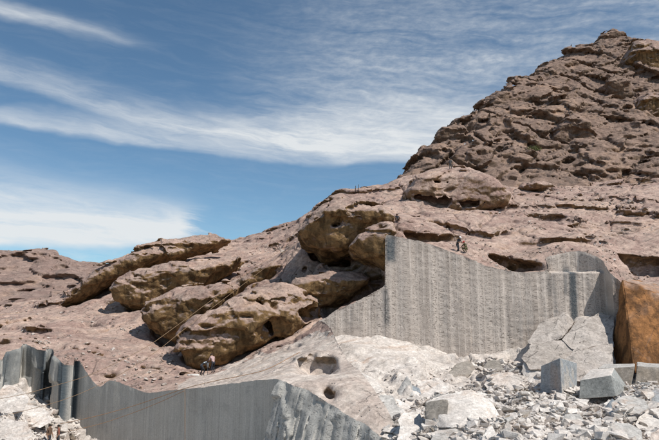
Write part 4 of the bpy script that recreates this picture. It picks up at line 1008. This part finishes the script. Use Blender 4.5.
def scatter():
    cand = []
    rg = np.random.default_rng(5)
    def spot(u, v, s):
        h = pick(u, v, floor_bv)
        if h is None or h[0] is None: return
        cand.append((s, h[0], h[1]))
    tries = 0
    while len(cand) < 15000 and tries < 80000:
        tries += 1
        u = rg.uniform(385, 690); v = rg.uniform(366, 455)
        lim = np.interp(u, [385, 420, 450, 480, 520, 560, 690], [425, 400, 392, 382, 384, 388, 382])
        pr = 1.0 if v > lim else (0.03 if u < 470 else 0.12)
        if rg.random() > pr: continue
        s = 0.125 * (1 - rg.random()) ** -0.40
        spot(u, v, min(s, 0.75))
    for _ in range(900):
        u, v = rg.uniform(-20, 80), rg.uniform(392, 455); spot(u, v, min(0.13 * (1 - rg.random()) ** -0.45, 0.9))
    for _ in range(260):
        a = rg.random(); u, v = 350 + a * 50 + rg.normal() * 4, 376 + a * 55 + rg.normal() * 4; spot(u, v, min(0.2 * (1 - rg.random()) ** -0.4, 0.8))
    for _ in range(200):
        u, v = rg.normal(495, 10), rg.normal(368, 4); spot(u, v, min(0.2 * (1 - rg.random()) ** -0.4, 0.7))
    return [c for c in cand if c is not None]
C_ = scatter()
def seen(c):
    p = np.array(c[1]); return c[0] / max(p[1], 1) * (0 < proj(p)[0] < 659) * (proj(p)[1] < 440)
C_.sort(key=lambda c: -seen(c))
def stone_matrix(s, p, n, rg):
    q = Vector((rg.normal() * 0.28, rg.normal() * 0.28, 1)).normalized().to_track_quat('Z', 'Y').to_matrix() @ Matrix.Rotation(rg.uniform(0, 6.28), 3, 'Z')
    return q, Vector((p[0], p[1], p[2] + 0.16 * s)), s
rg = np.random.default_rng(17)
LAND = [((560, 392), 'near the upright bluish block'), ((604, 398), 'near the sawn grey cuboid block'), ((465, 412), 'around the big white boulder'), ((390, 420), 'beside the nose of the tan ridge'), ((645, 400), 'below the cracked low block'),
        ((500, 372), 'in the chips at the foot of the drilled face'), ((30, 420), 'in the lower pit at the left'), ((520, 432), 'low in the middle of the rubble'), ((600, 430), 'low on the right of the rubble'), ((440, 375), 'on the pale slab below the drilled face'), ((440, 438), 'in front of the big white boulder')]
HUE = {M_WHITE.name: 'white', M_GREY.name: 'grey', M_PALE.name: 'pale tan', M_BROWNB.name: 'brown', M_BLOCK.name: 'mid grey'}
def stone_label(p, m):
    u, v = proj(np.array(p)); w = min(LAND, key=lambda q: (q[0][0] - u) ** 2 + (1.6 * (q[0][1] - v)) ** 2)[1]
    return '%s angular granite stone %s' % (HUE[m.materials[0].name], w)
for k, (s, p, n) in enumerate(C_[:290]):
    q, l, s = stone_matrix(s, p, n, rg); kk = int(rg.integers(26))
    lb = stone_label(p, STONES[kk]); o = put('rubble_stone', STONES[kk], None, label=lb, cat='stone', group=lb.replace(' stone ', ' stones '))
    o.matrix_world = Matrix.Translation(l) @ q.to_4x4() @ Matrix.Diagonal((s, s * rg.uniform(0.7, 1.2), s * rg.uniform(0.7, 1.2), 1))
def joined(name, items, mats, label):
    VV, FF, MI, n = [], [], [], 0
    for s, p, nrm in items:
        q, l, s = stone_matrix(s, p, nrm, rg); kk = int(rg.integers(26)); m = STONES[kk]
        V = np.array([v.co for v in m.vertices]) * s * np.array([1, rg.uniform(0.7, 1.2), rg.uniform(0.7, 1.2)])
        V = V @ np.array(q).T + np.array(l)
        VV.append(V)
        mi = mats.index(m.materials[0]) if m.materials[0] in mats else 0
        for pl in m.polygons: FF.append([i + n for i in pl.vertices]); MI.append(mi)
        n += len(V)
    me = bpy.data.meshes.new(name); me.from_pydata(np.concatenate(VV).tolist(), [], FF); me.polygons.foreach_set('material_index', MI)
    for m in mats: me.materials.append(m)
    me.update()
    return put(name, me, None, kind='stuff', label=label)
joined('rubble', C_[290:], SM, 'spread of small broken granite rubble over the quarry floor')
log('rubble')
# ------------------------------------------------------------------ loose stones on the slopes
BV_SLOPE = [BV[0]]
rg = np.random.default_rng(23)
SLOPE_ST = []
for (u0, v0, u1, v1, w, n, smax_, where) in ((215,287,303,236,4,46,0.8,'in the debris line beside the slack ropes'),(575,192,645,212,9,46,0.9,'in the debris patch at the right foot of the peak'),(600,236,612,258,4,14,0.7,'above the right end of the drilled face'),(520,186,600,200,5,26,0.8,'along the foot of the dark peak'),(60,330,180,395,10,22,0.5,'on the slope above the shaded sawn wall'),(232,262,262,250,3,14,0.7,'near the skyline knob boulder'),(470,205,560,225,8,16,0.5,'on the pink slope right of the domed boulder'),(150,345,180,380,5,10,0.5,'on the slope left of the two drillers')):
    for _ in range(n):
        a = rg.random(); u, v = u0 + a * (u1 - u0) + rg.normal() * w, v0 + a * (v1 - v0) + rg.normal() * w * 0.5
        h = pick(u, v, BV_SLOPE)
        if h is None: continue
        s = min(0.24 * (1 - rg.random()) ** -0.4, smax_); kk = int(rg.integers(26))
        q, l, s = stone_matrix(s, h[0], h[1], rg)
        o = put('loose_stone', STONES_T[kk], None, label='small loose broken stone ' + where, cat='stone', group='loose stones ' + where)
        o.matrix_world = Matrix.Translation(l) @ q.to_4x4() @ Matrix.Diagonal((s, s * rg.uniform(0.7, 1.2), s * rg.uniform(0.6, 1.0), 1))

GR = []
while len(GR) < 3200:
    u, v = rg.uniform(5, 655), rg.uniform(185, 400)
    if perlin(np.array([[u * 0.03 + v * 0.02, v * 0.06, 4.0]]))[0] < rg.uniform(-0.1, 0.5): 
        if rg.random() < 0.9: continue
    h = pick(u, v, BV_SLOPE)
    if h is None: continue
    GR.append((0.07 * (1 - rg.random()) ** -0.5 if True else 0, h[0], h[1]))
GR = [(min(a, 0.32), b, c) for a, b, c in GR]
STONES_K = STONES; STONES = STONES_T
joined('slope_gravel', GR, [M_TAN, M_PALE, M_HILL], 'scattered small stones and gravel lying on the pink slope')
STONES = STONES_K
# ------------------------------------------------------------------ people
def flat_mat(name, col, rough=0.85):
    m, nt, pos, nor, done = new_mat(name, rough)
    n = noise(nt, pos, 14.0, 4, 0.6)
    return done(gain(nt, col, n * 0.7 + 0.65), n, 0.01, 0.5)
SKIN = flat_mat('sunburnt skin', (0.26, 0.15, 0.095), 0.6); HAIR = flat_mat('black hair', (0.018, 0.015, 0.013))
BOOT = flat_mat('dusty boot leather', (0.09, 0.07, 0.055)); EYE = flat_mat('dark eye', (0.02, 0.015, 0.012), 0.3)
POSES = {
 'stand': dict(pel=(0,0,.92), spi=(0,.0,1.12), che=(0,.01,1.34), nec=(0,.01,1.47), hea=(0,.03,1.56), top=(0,.03,1.66), hip=(.09,0,.88), kne=(.10,.02,.48), ank=(.10,-.03,.09), toe=(.12,.14,.04), sho=(.18,0,1.39), elb=(.25,-.03,1.11), wri=(.25,.08,.88), han=(.245,.12,.81)),
 'work': dict(pel=(0,-.12,.88), spi=(0,.0,1.06), che=(0,.12,1.25), nec=(0,.20,1.36), hea=(0,.26,1.43), top=(0,.31,1.52), hip=(.09,-.11,.84), kne=(.12,.06,.46), ank=(.13,-.10,.09), toe=(.14,.07,.04), sho=(.18,.13,1.28), elb=(.25,.20,1.02), wri=(.13,.40,.95), han=(.09,.46,.93)),
 'bend': dict(pel=(0,-.18,.84), spi=(0,.0,1.0), che=(0,.20,1.12), nec=(0,.32,1.18), hea=(0,.41,1.22), top=(0,.50,1.27), hip=(.09,-.17,.80), kne=(.13,.05,.45), ank=(.13,-.10,.09), toe=(.14,.07,.04), sho=(.18,.22,1.11), elb=(.25,.32,.86), wri=(.14,.46,.72), han=(.10,.51,.68)),
 'sit': dict(pel=(0,0,.13), spi=(0,.0,.33), che=(0,.04,.55), nec=(0,.06,.68), hea=(0,.09,.77), top=(0,.09,.87), hip=(.10,.02,.13), kne=(.24,.40,.46), ank=(.15,.60,.10), toe=(.17,.75,.05), sho=(.18,.04,.59), elb=(.36,.14,.38), wri=(.24,.34,.46), han=(.20,.40,.48)),
 'crouch': dict(pel=(0,-.08,.36), spi=(0,.03,.55), che=(0,.13,.76), nec=(0,.20,.88), hea=(0,.25,.96), top=(0,.28,1.06), hip=(.10,-.06,.36), kne=(.19,.36,.50), ank=(.14,.06,.09), toe=(.15,.23,.04), sho=(.17,.14,.79), elb=(.27,.32,.58), wri=(.15,.49,.52), han=(.11,.54,.49)),
}
BONES = [('pel','spi',.135,.125,'s'), ('spi','che',.125,.145,'s'), ('che','nec',.145,.055,'s'), ('nec','hea',.055,.088,'k'), ('hea','top',.088,.075,'k')]
LIMBS = [('che','sho',.145,.062,'s'), ('sho','elb',.062,.045,'s'), ('elb','wri',.045,.030,'k'), ('wri','han',.030,.034,'k'), ('pel','hip',.135,.085,'t'), ('hip','kne',.085,.060,'t'), ('kne','ank',.060,.042,'t'), ('ank','toe',.042,.032,'b')]
RAD = dict(pel=.135, spi=.122, che=.140, nec=.056, hea=.092, top=.070, hip=.088, kne=.062, ank=.044, toe=.034, sho=.064, elb=.047, wri=.031, han=.036)
def tube_bm(bm, pts, rads, n=5, mi=0):
    rings = []
    for i, p in enumerate(pts):
        p = Vector(p); d = (Vector(pts[min(i + 1, len(pts) - 1)]) - Vector(pts[max(i - 1, 0)])).normalized()
        a = d.orthogonal().normalized(); b = d.cross(a)
        rings.append([bm.verts.new(p + (a * math.cos(6.2832 * k / n) + b * math.sin(6.2832 * k / n)) * rads[i]) for k in range(n)])
    for r0, r1 in zip(rings, rings[1:]):
        for k in range(n):
            f = bm.faces.new((r0[k], r0[(k + 1) % n], r1[(k + 1) % n], r1[k])); f.material_index = mi; f.smooth = True
    for r in (rings[0][::-1], rings[-1]): bm.faces.new(r).material_index = mi
def dome_bm(bm, c, r, axis, squash=1.0, z0=-0.15, n=12, m=5):
    q = Vector(axis).normalized().to_track_quat('Z', 'Y'); c = Vector(c); rings = []
    for j in range(m + 1):
        t = z0 + (1 - z0) * j / m; rr = math.sqrt(max(0, 1 - t * t)) if j < m else 0.05
        rings.append([bm.verts.new(c + q @ Vector((r * rr * math.cos(6.2832 * k / n), r * rr * math.sin(6.2832 * k / n), r * squash * t))) for k in range(n)])
    for a, b in zip(rings, rings[1:]):
        for k in range(n): bm.faces.new((a[k], a[(k + 1) % n], b[(k + 1) % n], b[k])).smooth = True
    bm.faces.new(rings[-1]); bm.faces.new(rings[0][::-1])
def bm_obj(bm, name, mat, parent=None, **kw):
    bmesh.ops.recalc_face_normals(bm, faces=bm.faces[:])
    m = bpy.data.meshes.new(name); bm.to_mesh(m); bm.free()
    mats = mat if isinstance(mat, (list, tuple)) else [mat]
    for q in mats: m.materials.append(q)
    return put(name, m, None, parent=parent, **kw)
def person(label, pos, face_deg, pose, shirt, trousers, headgear=None, head_mat=None, scale=1.0, group=None):
    J = dict(POSES[pose]); P = {}
    for k, v in J.items():
        if k in ('hip','kne','ank','toe','sho','elb','wri','han'):
            off = 0.10 if k in ('ank', 'toe', 'kne') and pose in ('stand', 'work', 'bend') else 0.0
            P[k + 'R'] = Vector(v) + Vector((0, off * 0.5, 0)); P[k + 'L'] = Vector((-v[0], v[1] - off, v[2]))
        else: P[k] = Vector(v)
    edges = [(a, b) for a, b, *_ in BONES]; kinds = [k[4] for k in BONES]
    for sd in 'RL':
        for a, b, _, _, k in LIMBS:
            edges.append((a if a in P else a + sd, b + sd)); kinds.append(k)
    names = list(P); bm = bmesh.new(); ly = bm.verts.layers.skin.verify(); vs = {k: bm.verts.new(P[k]) for k in names}
    for a, b in edges: bm.edges.new((vs[a], vs[b]))
    for k in names:
        r = RAD[k.rstrip('RL')] if k not in RAD else RAD[k]; vs[k][ly].radius = (r, r * (0.8 if k in ('che', 'spi', 'pel') else 1.0)); vs[k][ly].use_root = (k == 'pel')
    m = bpy.data.meshes.new('t'); bm.to_mesh(m); bm.free()
    o = bpy.data.objects.new('t', m); COL.objects.link(o)
    o.modifiers.new('skin', 'SKIN'); sb = o.modifiers.new('sub', 'SUBSURF'); sb.levels = sb.render_levels = 2
    me = bpy.data.meshes.new_from_object(o.evaluated_get(bpy.context.evaluated_depsgraph_get()))
    bpy.data.objects.remove(o); bpy.data.meshes.remove(m)
    bm = bmesh.new(); bm.from_mesh(me); bpy.data.meshes.remove(me)
    idx = {'k': 0, 's': 1, 't': 2, 'b': 3}
    for f in bm.faces:
        c = f.calc_center_median(); best = None
        for (a, b), k in zip(edges, kinds):
            A, B = P[a], P[b]; t = max(0, min(1, (c - A).dot(B - A) / (B - A).length_squared)); d = (A + (B - A) * t - c).length
            if best is None or d < best[0]: best = (d, k, t)
        f.material_index = idx[best[1]]; f.smooth = True
    for sd, sx in (('R', 1), ('L', -1)):
        w, h = P['wri' + sd], P['han' + sd]; d = (h - w).normalized(); side = Vector((1, 0, 0)) - d * d.x; side.normalize(); up = d.cross(side)
        for i, (ln, of) in enumerate(((.075, -.027), (.086, -.009), (.08, .009), (.062, .026))):
            s = h + side * of + d * 0.01; tube_bm(bm, [s, s + d * ln * .45 + up * .006, s + d * ln * .75 + up * .022, s + d * ln * .9 + up * .042], [.0095, .009, .008, .006])
        s = w.lerp(h, 0.5); tube_bm(bm, [s, s - side * sx * .035 + d * .02, s - side * sx * .045 + d * .055], [.011, .010, .008])
    hd, tp = P['hea'], P['top']; ax = (tp - hd).normalized(); fw = Vector((0, 1, 0)) - ax * ax.y; fw.normalize(); sx = ax.cross(fw)
    tube_bm(bm, [hd + ax * .045 + fw * .080, hd + ax * .015 + fw * .108, hd + ax * .005 + fw * .085], [.008, .014, .010])
    tube_bm(bm, [hd - ax * .03 + fw * .088 - sx * .022, hd - ax * .03 + fw * .095, hd - ax * .03 + fw * .088 + sx * .022], [.004, .007, .004])
    for q in (1, -1): tube_bm(bm, [hd + sx * q * .088 - ax * .02, hd + sx * q * .098 + ax * .01, hd + sx * q * .088 + ax * .035], [.010, .014, .010])
    root = bm_obj(bm, 'person', [SKIN, shirt, trousers, BOOT], label=label, cat='person', group=group)
    b2 = bmesh.new()
    for q in (1, -1): tube_bm(b2, [hd + ax * .04 + fw * .078 + sx * q * .034, hd + ax * .04 + fw * .092 + sx * q * .034], [.011, .007], 6)
    bm_obj(b2, 'eyes', EYE, root)
    b2 = bmesh.new(); dome_bm(b2, hd + ax * .035 - fw * .012, .105, ax - fw * 0.25, 1.0, -0.1); bm_obj(b2, 'hair', HAIR, root)
    if headgear:
        b2 = bmesh.new(); dome_bm(b2, hd + ax * .05, .116, ax, 0.9, 0.0)
        if headgear == 'cap': tube_bm(b2, [hd + ax * .055 + fw * .09, hd + ax * .045 + fw * .19], [.055, .05], 8)
        bm_obj(b2, headgear, head_mat, root)
    root.location = pos; root.rotation_euler = (0, 0, R(face_deg)); root.scale = (scale,) * 3
    return root
def foot_at(u, v, trees=None):
    h = pick(u, v, trees); return Vector(h[0]) if h is not None else Vector(at(u, v, 60))
C_DARK = flat_mat('dark work cloth', (0.035, 0.037, 0.045)); C_PINK = flat_mat('faded pink shirt cloth', (0.42, 0.29, 0.27)); C_OLIVE = flat_mat('olive cloth', (0.12, 0.115, 0.06)); C_BROWN = flat_mat('brown cloth', (0.12, 0.075, 0.05))
C_GREY = flat_mat('grey cloth', (0.13, 0.125, 0.12)); C_WHITE = flat_mat('white cap cloth', (0.72, 0.72, 0.70)); C_RED = flat_mat('red cap cloth', (0.38, 0.05, 0.045)); C_RUST = flat_mat('rusty red cloth', (0.24, 0.09, 0.06))
m, nt, pos, nor, done = new_mat('white and black checked shirt')
C_CHECK = done(mix(nt, voro(nt, pos, 7.0).step(0.34, 0.42), (0.62, 0.66, 0.68), (0.03, 0.035, 0.045)))
METAL = flat_mat('worn drill steel', (0.16, 0.165, 0.17), 0.5); SACK = flat_mat('white sack cloth', (0.62, 0.60, 0.56)); RUBBER = flat_mat('black rubber hose', (0.03, 0.03, 0.03)); WOODP = flat_mat('dark wooden post', (0.07, 0.055, 0.045))
SL = [BV[0], BV[4]]
pb_ = foot_at(212.5, 373, SL); pa_ = pb_ + Vector((-0.85, 0.35, 0)); pa_.z = drop(pa_.x, pa_.y, SL)[0].z
person('bending driller in a white and dark patterned shirt below the largest boulder', pa_, -62, 'bend', C_CHECK, C_DARK)
person('driller in a faded pink shirt and dark trousers below the largest boulder', pb_, 38, 'work', C_PINK, C_DARK)
BALL = SL + [bvh(o) for o in COL.objects if o.get('group') == BG]
ps = foot_at(397, 222, BALL); log('sitter', ps, proj(np.array(ps))); ps.y += 0.05
person('dark haired person in dark shirt sitting alone above the left end of the drilled face', ps, 185, 'sit', C_DARK, C_BROWN)
pd_ = foot_at(459, 253); pd_.y += 0.3
person('worker in dark clothes and white cap standing in front of the long brown hollow', pd_, 215, 'work', C_DARK, C_DARK, 'cap', C_WHITE)
pe_ = pd_ + Vector((0.75, 0.1, 0)); pe_.z = (drop(pe_.x, pe_.y, SL) or [pd_])[0].z
person('worker in olive clothes and red cap crouching above the drilled face', pe_, 120, 'crouch', C_OLIVE, C_OLIVE, 'cap', C_RED)
class _T: pass
dome_o = [o for o in COL.objects if o.name.startswith('boulder') and 'domed' in o.get('label', '')][0]
h = pick(451, 170.5, [bvh(dome_o)] + SL + [BV[6]])
person('distant person in grey standing on top of the domed boulder below the peak', Vector(h[0]) + Vector((0, 0.2, 0)), 150, 'stand', C_GREY, C_GREY)
for u, lab, sh, fc in ((48.5, 'left of two workers in the lower pit, in a pale brown shirt', C_BROWN, 250), (57.5, 'right of two workers in the lower pit, in a rusty red shirt', C_RUST, 110)):
    h = pick(u, 449.5, [BV[5]]); q = Vector(h[0])
    person(lab, q, fc, 'stand', sh, C_DARK)

# rock drill between the two drillers
dr = put('rock_drill', None, label='hand held rock drill with upright steel between the two drillers', cat='rock drill')
dl = (pa_ + pb_) / 2 + Vector((0.0, -0.05, 0)); dl.z = drop(dl.x, dl.y, SL)[0].z; dr.location = dl
bm = bmesh.new(); tube_bm(bm, [(0, 0, .55), (0, 0, .62), (0, 0, .9), (0, 0, .97)], [.05, .085, .085, .05], 10); bm_obj(bm, 'drill_body', METAL, dr)
bm = bmesh.new(); tube_bm(bm, [(-.26, 0, .99), (0, 0, .96), (.26, 0, .99)], [.022, .03, .022], 7); bm_obj(bm, 'handle', METAL, dr)
bm = bmesh.new(); tube_bm(bm, [(0, 0, -.1), (0, 0, .56)], [.018, .022], 7); bm_obj(bm, 'drill_steel', METAL, dr)
bm = bmesh.new(); tube_bm(bm, [(.08, 0, .75), (.3, .1, .6), (.55, .15, .25), (.8, .2, .06), (1.6, .5, .15)], [.025] * 5, 7); bm_obj(bm, 'air_hose', RUBBER, dr)
for k, (dx, dy) in enumerate(((-1.35, 0.2), (-1.0, -0.25))):
    p = dl + Vector((dx, dy, 0)); hh = drop(p.x, p.y, SL); p.z = hh[0].z
    m_ = hull_mesh([(i * .3 + RNG.normal() * .04, j * .18 + RNG.normal() * .03, kk * .09) for i in (-1, 0, 1) for j in (-1, 1) for kk in (0, 1.6)], 0.03, 2, 0.05)
    put('sack', m_, SACK, label=('white sack lying farther from the bending driller' if k == 0 else 'white sack lying at the feet of the bending driller'), cat='sack', loc=tuple(p))

# marker posts on the skyline
for u, lab, hgt in ((355.5, 'left of two thin dark posts standing on the skyline', 0.85), (358.5, 'right and taller of two thin dark posts on the skyline', 1.05)):
    p = foot_at(u, 191.5, SL)
    bm = bmesh.new(); tube_bm(bm, [(0, 0, -.3), (0.01, 0, hgt * .5), (0.03, 0.02, hgt)], [.055, .05, .045], 7)
    po = bm_obj(bm, 'marker_post', WOODP, label=lab, cat='post', loc=tuple(p))
    bm = bmesh.new(); tube_bm(bm, [(0.03, .02, hgt - .02), (0.03, .02, hgt + .05)], [.065, .06], 7); bm_obj(bm, 'post_cap', METAL, po)

# small shrub on the peak
h = pick(533, 151, [BV[6]])
if h is not None:
    bm = bmesh.new(); c = Vector(h[0])
    for k in range(420):
        d = Vector(RNG.normal(size=3)); d.z = abs(d.z) * 0.7; p = d.normalized() * (RNG.random() ** 0.4) * Vector((1.5, 1.0, 0.9)).length * 0.45
        p.x *= 1.7; a = Vector(RNG.normal(size=3)).normalized() * 0.12; b = Vector(RNG.normal(size=3)).normalized() * 0.07
        bm.faces.new([bm.verts.new(p + q) for q in (a, b, -a, -b)])
    LEAF = flat_mat('dry green leaves', (0.10, 0.115, 0.035))
    sh_ = put('shrub', None, label='small green shrub growing in a crack of the peak', cat='shrub', loc=tuple(c + Vector((0, -0.4, 0))))
    bm_obj(bm, 'foliage', LEAF, sh_)
    bm = bmesh.new()
    for k in range(5): tube_bm(bm, [(0, .3, -.3), (RNG.normal() * .3, 0, .35), (RNG.normal() * .7, 0, .7)], [.03, .02, .01], 5)
    bm_obj(bm, 'stem', WOODP, sh_)

# ------------------------------------------------------------------ ropes and the saw wire
ROPE = flat_mat('orange rope', (0.30, 0.175, 0.095)); ROPE2 = flat_mat('pale rope', (0.25, 0.165, 0.10))
def spline(P, n=14):
    P = [Vector(p) for p in P]; P = [P[0] * 2 - P[1]] + P + [P[-1] * 2 - P[-2]]; out = []
    for a, b, c, d in zip(P, P[1:], P[2:], P[3:]):
        for k in range(n):
            t = k / n; out.append(0.5 * ((2 * b) + (c - a) * t + (2 * a - 5 * b + 4 * c - d) * t * t + (3 * b - a - 3 * c + d) * t ** 3))
    return out + [P[-2]]
def rope(name, label, pts, r, mat):
    pts = spline([at(*p) for p in pts]); c = pts[0].copy(); bm = bmesh.new()
    tube_bm(bm, [p - c for p in pts], [r] * len(pts), 6)
    bm_obj(bm, name, mat, label=label, cat='rope', group='ropes strung across the quarry', loc=tuple(c))
rope('rope', 'upper of two slack ropes hanging from the ridge down past the boulders', [(304,233,100),(285,247,86),(265,261,74),(240,279,65),(205,305,57),(175,327,54),(148,346,51.5),(118,362,50),(87,376,49),(50,387,48),(20,395,47),(-30,404,46)], 0.017, ROPE2)
rope('rope', 'lower of two slack ropes hanging from the ridge down past the boulders', [(308,233,100),(290,248,86),(270,264,74),(245,283,65),(212,308,57),(182,331,54),(157,351,51.5),(126,371,50),(95,387,49),(63,400,48),(20,412,47),(-30,424,46)], 0.017, ROPE2)
rope('saw_wire', 'orange saw wire running along the shaded wall and up onto the ramp', [(60,424,50.4),(95,416.5,50.2),(130,407,49.6),(160,397,48.2),(185,388.5,46.8),(215,381,45.2),(250,374,44.5),(270,368,44.8),(300,352,48)], 0.022, ROPE)
rope('saw_wire', 'lower orange saw wire crossing the dark end of the shaded wall', [(66,432,50.2),(100,424,50.0),(130,414,49.4),(158,403,48.2),(184,391,46.6)], 0.018, ROPE)
rope('saw_wire', 'orange saw wire hanging straight down the shaded wall', [(184.8,389,46.9),(185,405,46.85),(185,425,46.8),(185,450,46.75)], 0.018, ROPE)
log('small things')
